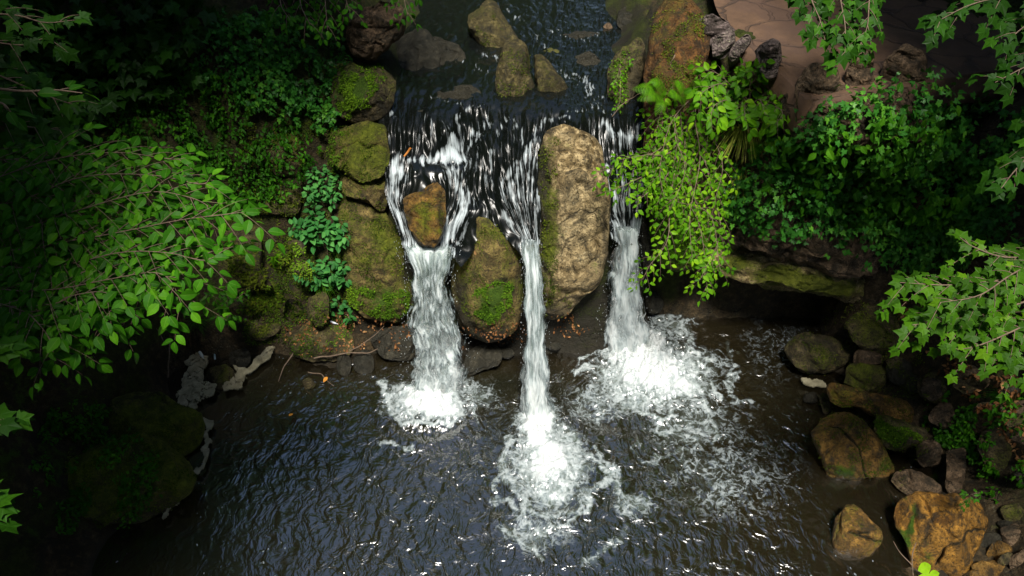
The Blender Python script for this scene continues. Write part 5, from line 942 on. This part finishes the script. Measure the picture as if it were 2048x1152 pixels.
for pl_, n_, g_, m_, lab_ in (([(655, 250), (775, 250), (785, 400), (812, 490), (826, 630), (690, 630), (672, 420), (655, 340)], 4200, .12, 'mossleaf', 'thin yellow-green moss spread over the stack of boulders left of the left waterfall'),
    ([(925, 480), (990, 425), (1040, 520), (1040, 650), (980, 670), (920, 640)], 1800, .16, 'mossleaf', 'thin yellow-green moss on the boulder between the left and middle waterfalls'),
    ([(1078, 290), (1108, 262), (1118, 400), (1112, 560), (1150, 600), (1120, 640), (1086, 640), (1074, 480)], 1700, .1, 'mossleaf', 'dark yellow-green moss down the left edge of the tall pale boulder'),
    ([(1020, 90), (1060, 100), (1075, 200), (1130, 190), (1100, 210), (1010, 225), (950, 60), (985, 20)], 1500, .0, 'mossleaf', 'olive moss on the midstream rocks'),
    ([(1295, 20), (1410, 20), (1400, 200), (1300, 200)], 2600, .0, 'mossleaf', 'rusty olive moss on the top of the tall pillar beside the stream'),
    ([(560, 440), (640, 430), (700, 560), (710, 640), (700, 700), (600, 715), (500, 690), (470, 620), (540, 560)], 4200, .06, 'brightmoss', 'bright green moss between the stones of the left bank under the nettles')):
    cover('moss', pl_, n_, SMALL, m_, .019, 740+n_ % 97, lift=(.0, .014), tone=(.5, .25), gap=g_, fs=8, hang=.3, upmix=.35, label=lab_, cat='moss', zmin=.12)
# --- shrubs hanging over the wall
def shrub(kind, label, cat, base, boughs, seed, size, side, gap, proto, mat, tone, sg, up=(0, -.6, 1), sag=.3, group=None, r0=.008, stub=True, jit=.4):
    root = empty(kind, tuple(float(v) for v in base), label, cat, group); sp = Spray(seed)
    for b in boughs:
        pts = PT(b); pts = np.vstack([base, pts]) if stub else pts
        sp.bough(catmull(pts, 28), side, sg, size, gap, tone=tone, up=up, sag=sag, from_=.08, r0=r0, jit=jit)
    sp.build(root, proto, mat); return root
b0, _ = at(1395, 200)
D = 9.12
shrub('hanging_shrub', 'bright small-leaved shrub cascading down the mossy pillar and over the right waterfall', 'shrub', b0,
    [[(1340, 280, D), (1270, 325, D-.1), (1195, 343, D-.2)], [(1330, 320, D), (1260, 365, D-.1), (1212, 385, D-.2)], [(1345, 300, D), (1290, 310, D-.1), (1235, 320, D-.2)], [(1340, 340, D), (1290, 390, D-.1), (1270, 400, D-.2)],
     [(1350, 180, D+.1), (1320, 230, D), (1310, 300, D), (1300, 370, D-.1)], [(1370, 280, D), (1380, 380, D-.1), (1405, 480, D-.3), (1415, 585, D-.5)], [(1360, 300, D), (1340, 400, D-.1), (1335, 480, D-.3), (1300, 530, D-.4), (1285, 560, D-.4)],
     [(1410, 320, D), (1430, 400, D-.1), (1440, 470, D-.3), (1400, 560, D-.5)], [(1390, 240, D), (1400, 320, D-.1), (1380, 430, D-.3), (1385, 520, D-.4)], [(1360, 220, D), (1350, 270, D-.1), (1370, 340, D-.2), (1340, 420, D-.3)],
     [(1420, 260, D), (1445, 330, D-.1), (1430, 400, D-.2)], [(1330, 360, D), (1350, 400, D-.1), (1420, 430, D-.3), (1440, 540, D-.4)], [(1380, 200, D), (1340, 250, D-.1), (1320, 340, D-.15), (1330, 400, D-.2)]],
    801, .078, .34, .050, SMALL, 'bright', .45, .075, sag=.32, jit=.6)
b0, _ = at(1500, 210)
D = 9.05
shrub('shrub', 'rounded shrub with larger bright oval leaves under the upright stones of the parapet', 'shrub', b0,
    [[(1470, 180, D), (1440, 150, D-.1), (1410, 140, D-.2)], [(1480, 170, D), (1480, 145, D-.2)], [(1530, 150, D), (1540, 120, D-.2)], [(1540, 180, D), (1570, 170, D-.2), (1580, 200, D-.25)], [(1520, 200, D-.1), (1530, 230, D-.3)],
     [(1460, 200, D-.1), (1430, 210, D-.3), (1420, 240, D-.4)], [(1490, 210, D-.1), (1490, 240, D-.4)], [(1540, 210, D-.1), (1565, 225, D-.3), (1550, 250, D-.4)], [(1500, 170, D-.1), (1510, 135, D-.3)], [(1450, 170, D-.1), (1420, 175, D-.3), (1400, 190, D-.4)]],
    803, .115, .34, .065, OVATE, 'bright', .32, .06, sag=.25)
b0, _ = at(1350, 110)
shrub('shrub', 'sprig of bright leaves on top of the mossy pillar above the ferns', 'shrub', b0,
    [[(1345, 120, 9.1), (1330, 140, 9.2), (1320, 170, 9.2)], [(1365, 110, 9.3), (1390, 130, 9.2), (1400, 160, 9.1)], [(1350, 100, 9.4), (1370, 80, 9.4), (1372, 60, 9.4)], [(1350, 130, 9.3), (1345, 170, 9.1), (1350, 200, 9.1)], [(1380, 130, 9.3), (1375, 180, 9.1)]],
    805, .10, .22, .06, OVATE, 'bright', .4, .06)
for (bx, by, pts, lab, sz, mt) in ((1240, 130, [[(1245, 120, 10.2), (1262, 118, 10.1)], [(1236, 150, 10.1), (1228, 170, 10.0)], [(1240, 200, 10.), (1232, 215, 9.9)]], 'small weeds rooted on the tall mossy rock beside the stream', .05, 'bright'),
    (455, 620, [[(440, 600, 9.6), (420, 590, 9.5)], [(470, 600, 9.6), (490, 585, 9.5)], [(460, 630, 9.5), (430, 635, 9.4)], [(480, 620, 9.5), (505, 612, 9.4)], [(455, 600, 9.5), (455, 575, 9.4)]], 'leafy dark green weed below the squared block on the left bank', .075, 'leaf'),
    (1925, 1000, [[(1940, 990, 8), (1960, 985, 8)]], 'small weed beside the upright grey block', .05, 'leaf')):
    b0, _ = at(bx, by); shrub('weed', lab, 'weed', b0, pts, bx, sz, .12, .04, SMALL, mt, .4, .05, r0=.004)
# --- nettles on the left bank
def nettle(label, stems, seed, size, tone=.5):
    r = np.random.default_rng(seed); b, _ = at(*stems[0][0]); root = empty('nettle', tuple(b), label, 'nettle', 'nettles in a column on the left bank'); S = Spray(seed)
    for (bx, by), (tx, ty), lift in stems:
        p0, n0 = at(bx, by); d = (p0-CAM)@np.array([0, CP, -SP]); p1 = PD(tx, ty, d-lift); P = catmull([p0, (p0+p1)/2+[0, 0, .05], p1], 9); S.tubes(P, .006, .003)
        for i in range(2, 9):
            a0 = r.uniform(0, 3.1); tg = unit(P[i]-P[i-1]); s_ = size*(1.15-.5*i/9)
            for a in (a0, a0+math.pi, a0+1.57, a0-1.57)[:(4 if i > 5 else 2)]:
                u_ = unit(np.cross(tg, [.2, .1, 1])); v_ = np.cross(tg, u_); dr = unit(math.cos(a)*u_+math.sin(a)*v_+tg*.35); S.leaf(P[i]+dr*.03, dr+[0, 0, -.25], np.array([0, -.4, 1])+r.normal(size=3)*.25, s_*1.25, tone)
    S.build(root, OVATE, 'bluegreen', tname='stems')
nettle('upper clump of yellow-green leafy weeds at the top of the nettle column', [((635, 395), (625, 345), .25), ((650, 395), (655, 350), .2), ((665, 400), (678, 360), .2), ((630, 410), (618, 385), .3), ((640, 420), (640, 375), .3), ((650, 380), (640, 335), .1), ((660, 420), (665, 390), .25)], 811, .075, .75)
nettle('middle clump of tall nettles with the widest blue-green leaves', [((650, 500), (630, 440), .35), ((665, 500), (680, 445), .3), ((640, 500), (605, 460), .35), ((655, 510), (655, 455), .4), ((670, 500), (690, 470), .3), ((640, 480), (585, 455), .3), ((650, 490), (625, 420), .3)], 813, .11, .5)
nettle('lowest clump of nettles spreading just above the grassy tuft', [((650, 575), (610, 535), .3), ((660, 575), (650, 525), .35), ((670, 575), (685, 530), .35), ((655, 580), (630, 550), .4), ((670, 585), (692, 555), .3), ((650, 570), (595, 545), .3), ((660, 570), (665, 545), .4)], 815, .10, .5)
nettle('small dark nettles hanging at the lower left of the broad boulder', [((665, 630), (652, 612), .15), ((690, 630), (700, 640), .15), ((680, 620), (680, 605), .15)], 817, .07, .4)
# --- ferns
def fern(label, base_px, fronds, depth_off, seed, ln=1.0):
    r = np.random.default_rng(seed); b, _ = at(*base_px); root = empty('fern', tuple(b), label, 'fern', 'ferns on the rocks'); dd_ = (b-CAM)@np.array([0, CP, -SP])
    for (tx, ty) in fronds:
        tip = PD(tx, ty, dd_-depth_off); mid = (b+tip)/2+np.array([0, -.03, .10]); P = catmull([b, mid, tip], 26); A = Acc(); T = Acc(); V, F = tube(P, np.linspace(.004, .0012, 26), 4); A.add(V, F, tone=.5, rib=.0)
        Lf = np.linalg.norm(tip-b); pos = []; ax = []; nr = []; sz = []
        for i in range(4, 26):
            q = i/25; tg = unit(P[i]-P[i-1]); sd = unit(np.cross(tg, [0, -.5, 1])); w = Lf*.22*math.sin(min(1, (1-q)*1.25+.08)*math.pi*.62)
            for s_ in (-1, 1): pos.append(P[i]); ax.append(sd*s_+tg*.35+np.array([0, 0, -.12])); nr.append(np.cross(sd, tg)*-1 if np.cross(sd, tg)[2] < 0 else np.cross(sd, tg)); sz.append(w)
        T2 = Acc(); pr = leaf_proto([(0, .06), (.3, .07), (.7, .05), (1., .0)], .1, .2); place_leaves(T2, pr, np.array(pos), np.array(ax), np.array(nr), np.array(sz), r.uniform(.1, .5, len(pos)))
        T2.build('frond', M['bright'], root, smooth=False)
fern('fern arching left over the gap beside the stream from the mossy pillar', (1335, 205), [(1265, 178), (1300, 160), (1275, 200), (1360, 165), (1310, 230)], .25, 821)
fern('fern in the middle of the bright foliage right of the arching fern', (1375, 215), [(1350, 165), (1400, 160), (1335, 190), (1420, 190)], .35, 823)
fern('fern beside the long yellow grass on the rock wall', (1520, 285), [(1575, 290), (1560, 262), (1500, 320), (1550, 310)], .35, 825)
fern('small dark fern on the shaded left bank under the ivy', (497, 206), [(470, 200), (520, 198), (498, 230), (485, 190)], .15, 827)
# --- grass tufts
def grass(label, base_px, n, reach, spread, seed, mat='bright', tone=.7, d0=.3, w=.006):
    r = np.random.default_rng(seed); b, _ = at(*base_px); root = empty('grass_tuft', tuple(b), label, 'grass', 'grass tufts on the rocks'); A = Acc(); dpt = (b-CAM)@np.array([0, CP, -SP])
    for k in range(n):
        a = r.normal()*spread+(math.pi/2); l = reach*r.uniform(.5, 1.1); tip = PD(base_px[0]+math.cos(a)*l, base_px[1]+math.sin(a)*l, dpt-d0*r.uniform(.3, 1)); mid = (b+tip)/2+np.array([0, -.05, .16*reach/60*r.uniform(.5, 1.2)])
        P = catmull([b+r.normal(size=3)*.02, mid, tip], 10); tg = np.gradient(P, axis=0); sd = np.cross(tg, [0, -.7, .7]); sd /= np.linalg.norm(sd, axis=1)[:, None]+1e-9; ww = w*np.linspace(1, .1, 10)[:, None]
        V = np.stack([P-sd*ww, P+[0, 0, -.002], P+sd*ww], 1).reshape(-1, 3); F = grid_faces(10, 3); A.add(V, F, tone=np.clip(tone+r.normal()*.2, 0, 1), rib=1.)
    A.build('blades', M[mat], root)
grass('long yellow-green grass tuft drooping from the rock wall between shrub and ivy', (1480, 262), 90, 66, .75, 831, 'straw', .5, d0=.55, w=.009)
grass('thin grass hanging below the long yellow tuft', (1475, 345), 26, 55, .35, 832, 'straw', .6)
grass('short grass skirt directly under the lowest nettles', (650, 560), 60, 36, .5, 833, 'bright', .2, d0=.2)
grass('spiky dark grass tuft low on the left bank beneath the elm boughs', (398, 640), 40, 36, 1.4, 834, 'leaf', .3, d0=.2)
grass('small pale grass tuft beside the nettles on the left bank', (552, 515), 18, 22, .9, 835, 'bright', .5, d0=.12)
grass('grass tuft on the slope at the right edge above the litter', (1990, 790), 30, 36, 1.2, 836, 'leaf', .5, d0=.2)
# --- sticks, scum, bottles, single leaves
def stick(label, pts, r0, r1, seed, z=None, mat='twig', kind='stick'):
    P = np.array([PZ(a, b, c) for a, b, c in pts]); P = catmull(P, 24)+fbm3(catmull(P, 24)*4, 2, seed)*.02; V, F = tube(P, np.linspace(r0, r1, 24), 7); o = mesh_obj(kind, V, F, M[mat], loc=tuple(P[0])); tag(o, label, 'stick')
stick('long pale bare stick lying along the waterline left of the falls', [(628, 718, .16), (665, 712, .2), (700, 705, .24), (735, 706, .22), (757, 697, .28)], .012, .006, 1)
stick('thin forked dark branch rising from the long pale stick', [(700, 703, .25), (725, 688, .35), (752, 668, .5), (768, 650, .65)], .009, .004, 2)
stick('dark bent branch dipping into the water below the low mossy rock', [(612, 670, .35), (590, 700, .2), (570, 730, .1), (556, 765, -.02)], .012, .006, 3)
stick('curved dark twig half in the water right of the dark bent branch', [(615, 742, .05), (640, 748, .06), (655, 762, .03), (668, 772, .0)], .009, .004, 4)
stick('upright brown dead stem on the dark left bank', [(335, 755, .15), (337, 720, .35), (341, 685, .55)], .012, .008, 5)
stick('thin dead twig above the upright brown stem', [(330, 690, .5), (322, 670, .62), (312, 655, .7)], .007, .003, 6)
stick('bare branch hanging under the elm leaves', [(228, 676, 1.4), (245, 650, 1.7), (262, 628, 2.0), (300, 610, 2.3)], .014, .01, 7)
stick('thin bare stem arching from the fern down to the stream', [(1225, 232, 2.98), (1240, 212, 3.1), (1262, 196, 3.2), (1290, 185, 3.35)], .006, .004, 8)
def scum(label, poly, seed, z=.03, th=.02, hole=.25, name='scum_patch'):
    poly = np.array(poly, float); W = PZ(poly[:, 0], poly[:, 1], 0); lo, hi = W.min(0)-.05, W.max(0)+.05; xs = np.arange(lo[0], hi[0], .012); ys = np.arange(lo[1], hi[1], .012); X, Y = np.meshgrid(xs, ys); P = np.stack([X.ravel(), Y.ravel(), np.zeros(X.size)], -1)
    w = fbm(P*5, 3, seed)*.07; w2 = fbm(P*5+9, 3, seed)*.07; n = fbm(P*np.array([6, 6, 1]), 4, seed+2); P[:, 2] = z+.04+np.clip(n, -.3, .6)*th
    F = grid_faces(len(ys), len(xs)); c = P[F].mean(1); k = inpoly(c[:, 0]+w[F].mean(1), c[:, 1]+w2[F].mean(1), W[:, :2]) & (np.abs(n[F].mean(1)) > hole*.25)
    F = F[k]; u = np.unique(F); rm = np.zeros(len(P), np.int64); rm[u] = np.arange(len(u)); b = P[u].copy(); b[:, 2] -= .02
    nb = len(u); Ft = rm[F]; V = np.vstack([P[u], b]); Fb = Ft[:, ::-1]+nb
    E = {}; 
    for q in Ft:
        for i in range(4):
            a_, b_ = int(q[i]), int(q[(i+1) % 4])
            if (b_, a_) in E: del E[(b_, a_)]
            else: E[(a_, b_)] = 1
    Fs = np.array([(b_, a_, a_+nb, b_+nb) for a_, b_ in E]); o = mesh_obj(name, V, np.vstack([Ft, Fb, Fs]), M['scum'], loc=tuple(P[u].mean(0)), smooth=False); tag(o, label, 'scum', 'patches of dried foam scum on the still water')
scum('largest patch of beige foam scum in the inlet on the left', [(372, 728), (395, 712), (425, 712), (422, 735), (412, 768), (430, 780), (426, 800), (405, 810), (392, 825), (372, 822), (358, 800), (368, 770)], 41)
scum('beige scum with a long tongue reaching right in the inlet', [(466, 735), (492, 742), (510, 728), (545, 700), (558, 698), (530, 730), (500, 755), (488, 775), (462, 790), (452, 785), (462, 760), (480, 752)], 43, hole=.15)
scum('small pale scum patch at the tip of the low mossy boulder', [(404, 840), (418, 842), (428, 852), (424, 868), (415, 862)], 44, hole=0)
scum('narrow line of scum along the waterline of the low mossy boulder', [(417, 862), (424, 868), (418, 900), (405, 935), (385, 975), (350, 1020), (325, 1050), (322, 1046), (350, 1010), (380, 968), (400, 930), (412, 895)], 45, hole=.1)
scum('pale scum caught at the tip of the long amber slab', [(1604, 766), (1620, 762), (1640, 768), (1650, 778), (1632, 784), (1612, 778)], 46, hole=0)
def bottle(label, p0, p1, z, r, col, cap):
    a, b = PZ(*p0, z), PZ(*p1, z+.01); P = a+(b-a)*np.array([0, .03, .1, .6, .75, .86, .9, 1.])[:, None]; V, F = tube(P, np.array([.5, .95, 1, 1, .75, .38, .36, .36])*r, 14); root = empty('bottle', tuple(a), label, 'bottle')
    t = NT('bottle_plastic'); pr = t.n('BsdfPrincipled', Base__Color=(*col, 1), Roughness=.2); t.surf(pr.outputs[0]); mesh_obj('body', V, F, t.m, root)
    P2 = a+(b-a)*np.array([.9, .91, 1.05, 1.06])[:, None]; V, F = tube(P2, np.array([.1, .42, .42, .05])*r, 12); t = NT('bottle_cap'); pr = t.n('BsdfPrincipled', Base__Color=(*cap, 1), Roughness=.4); t.surf(pr.outputs[0]); mesh_obj('cap', V, F, t.m, root)
bottle('pale plastic bottle lying on the largest scum patch', (399, 704), (407, 717), .1, .022, (.55, .6, .58), (.5, .5, .4))
bottle('thin bluish bottle standing at the top edge of the largest scum patch', (430, 719), (429, 705), .1, .014, (.3, .42, .5), (.6, .65, .7))
bottle('small pink and white bottle floating right of the largest scum patch', (431, 733), (442, 737), .03, .012, (.65, .4, .42), (.7, .7, .75))
bottle('small white bottle in the hollow under the nettles', (660, 643), (675, 648), .45, .014, (.6, .62, .68), (.6, .6, .65))
def single(label, px, py, sz, mat, tone, seed):
    r = np.random.default_rng(seed); p, n = at(px, py); A = Acc(); place_leaves(A, OVATE, [p+n*.012], r.normal(size=(1, 3)), np.array([n]), sz, [tone]); V = np.concatenate(A.V); F = np.concatenate(A.F); k = len(V); V = np.vstack([V, V-n*.002])
    F = np.vstack([F, F[:, ::-1]+k]); o = mesh_obj('dead_leaf', V, F, M[mat], attrs=dict(tone=np.full(2*k, tone), rib=np.full(2*k, 1.)), loc=tuple(p)); tag(o, label, 'leaf')
single('left one of two pale orange leaves stuck on the brown boulder with a mossy foot', 941, 503, .06, 'litter', .95, 1)
single('right one of two pale orange leaves stuck on the brown boulder with a mossy foot', 951, 501, .08, 'litter', 1., 2)
single('lone small pale leaf high on the right side of the boulder with a mossy foot', 1017, 498, .04, 'litter', 1., 3)
def floating(label, px, py, z, sz, seed):
    r = np.random.default_rng(seed); p = PZ(px, py, z); A = Acc(); place_leaves(A, OVATE, [p], r.normal(size=(1, 3))*[1, 1, .1], np.array([[0, 0, 1.]]), sz, [.9]); V = np.concatenate(A.V); F = np.concatenate(A.F); k = len(V); V = np.vstack([V, V-[0, 0, .003]]); F = np.vstack([F, F[:, ::-1]+k]); o = mesh_obj('dead_leaf', V, F, M['orangeleaf'], attrs=dict(tone=np.full(2*k, .9), rib=np.full(2*k, 1.)), loc=tuple(p)); tag(o, label, 'leaf')
floating('orange leaf floating at the waterline left of the left waterfall', 655, 754, .05, .09, 5)
floating('orange leaf floating in dark water below the small mossy stone', 578, 832, .05, .07, 6)
stick('short orange-tipped stick caught at the head of the left chute', [(808, 312, 2.62), (815, 302, 2.68), (820, 296, 2.72)], .012, .016, 9, mat='orangeleaf')
sp = Spray(851); root = empty('sapling', tuple(PZ(1832, 1190, .3)), 'leafy twig with two light green leaves and a bare fork at the bottom right edge', 'sapling')
sp.tubes(catmull([PD(1832, 1200, 5.6), PD(1824, 1120, 5.5), PD(1832, 1085, 5.5)], 10), .006, .003); sp.tubes(catmull([PD(1824, 1130, 5.5), PD(1800, 1105, 5.5), PD(1787, 1083, 5.5)], 10), .004, .002)
sp.leaf(PD(1832, 1142, 5.45), np.array([1, .3, 0.]), np.array([0, -.6, 1.]), .13, .8); sp.leaf(PD(1832, 1150, 5.45), np.array([1, -.5, 0.]), np.array([0, -.6, 1.]), .14, .8); sp.leaf(PD(1855, 1150, 5.45), np.array([.8, .1, 0.]), np.array([0, -.6, 1.]), .09, .8)
sp.build(root, OVATE, 'bright')
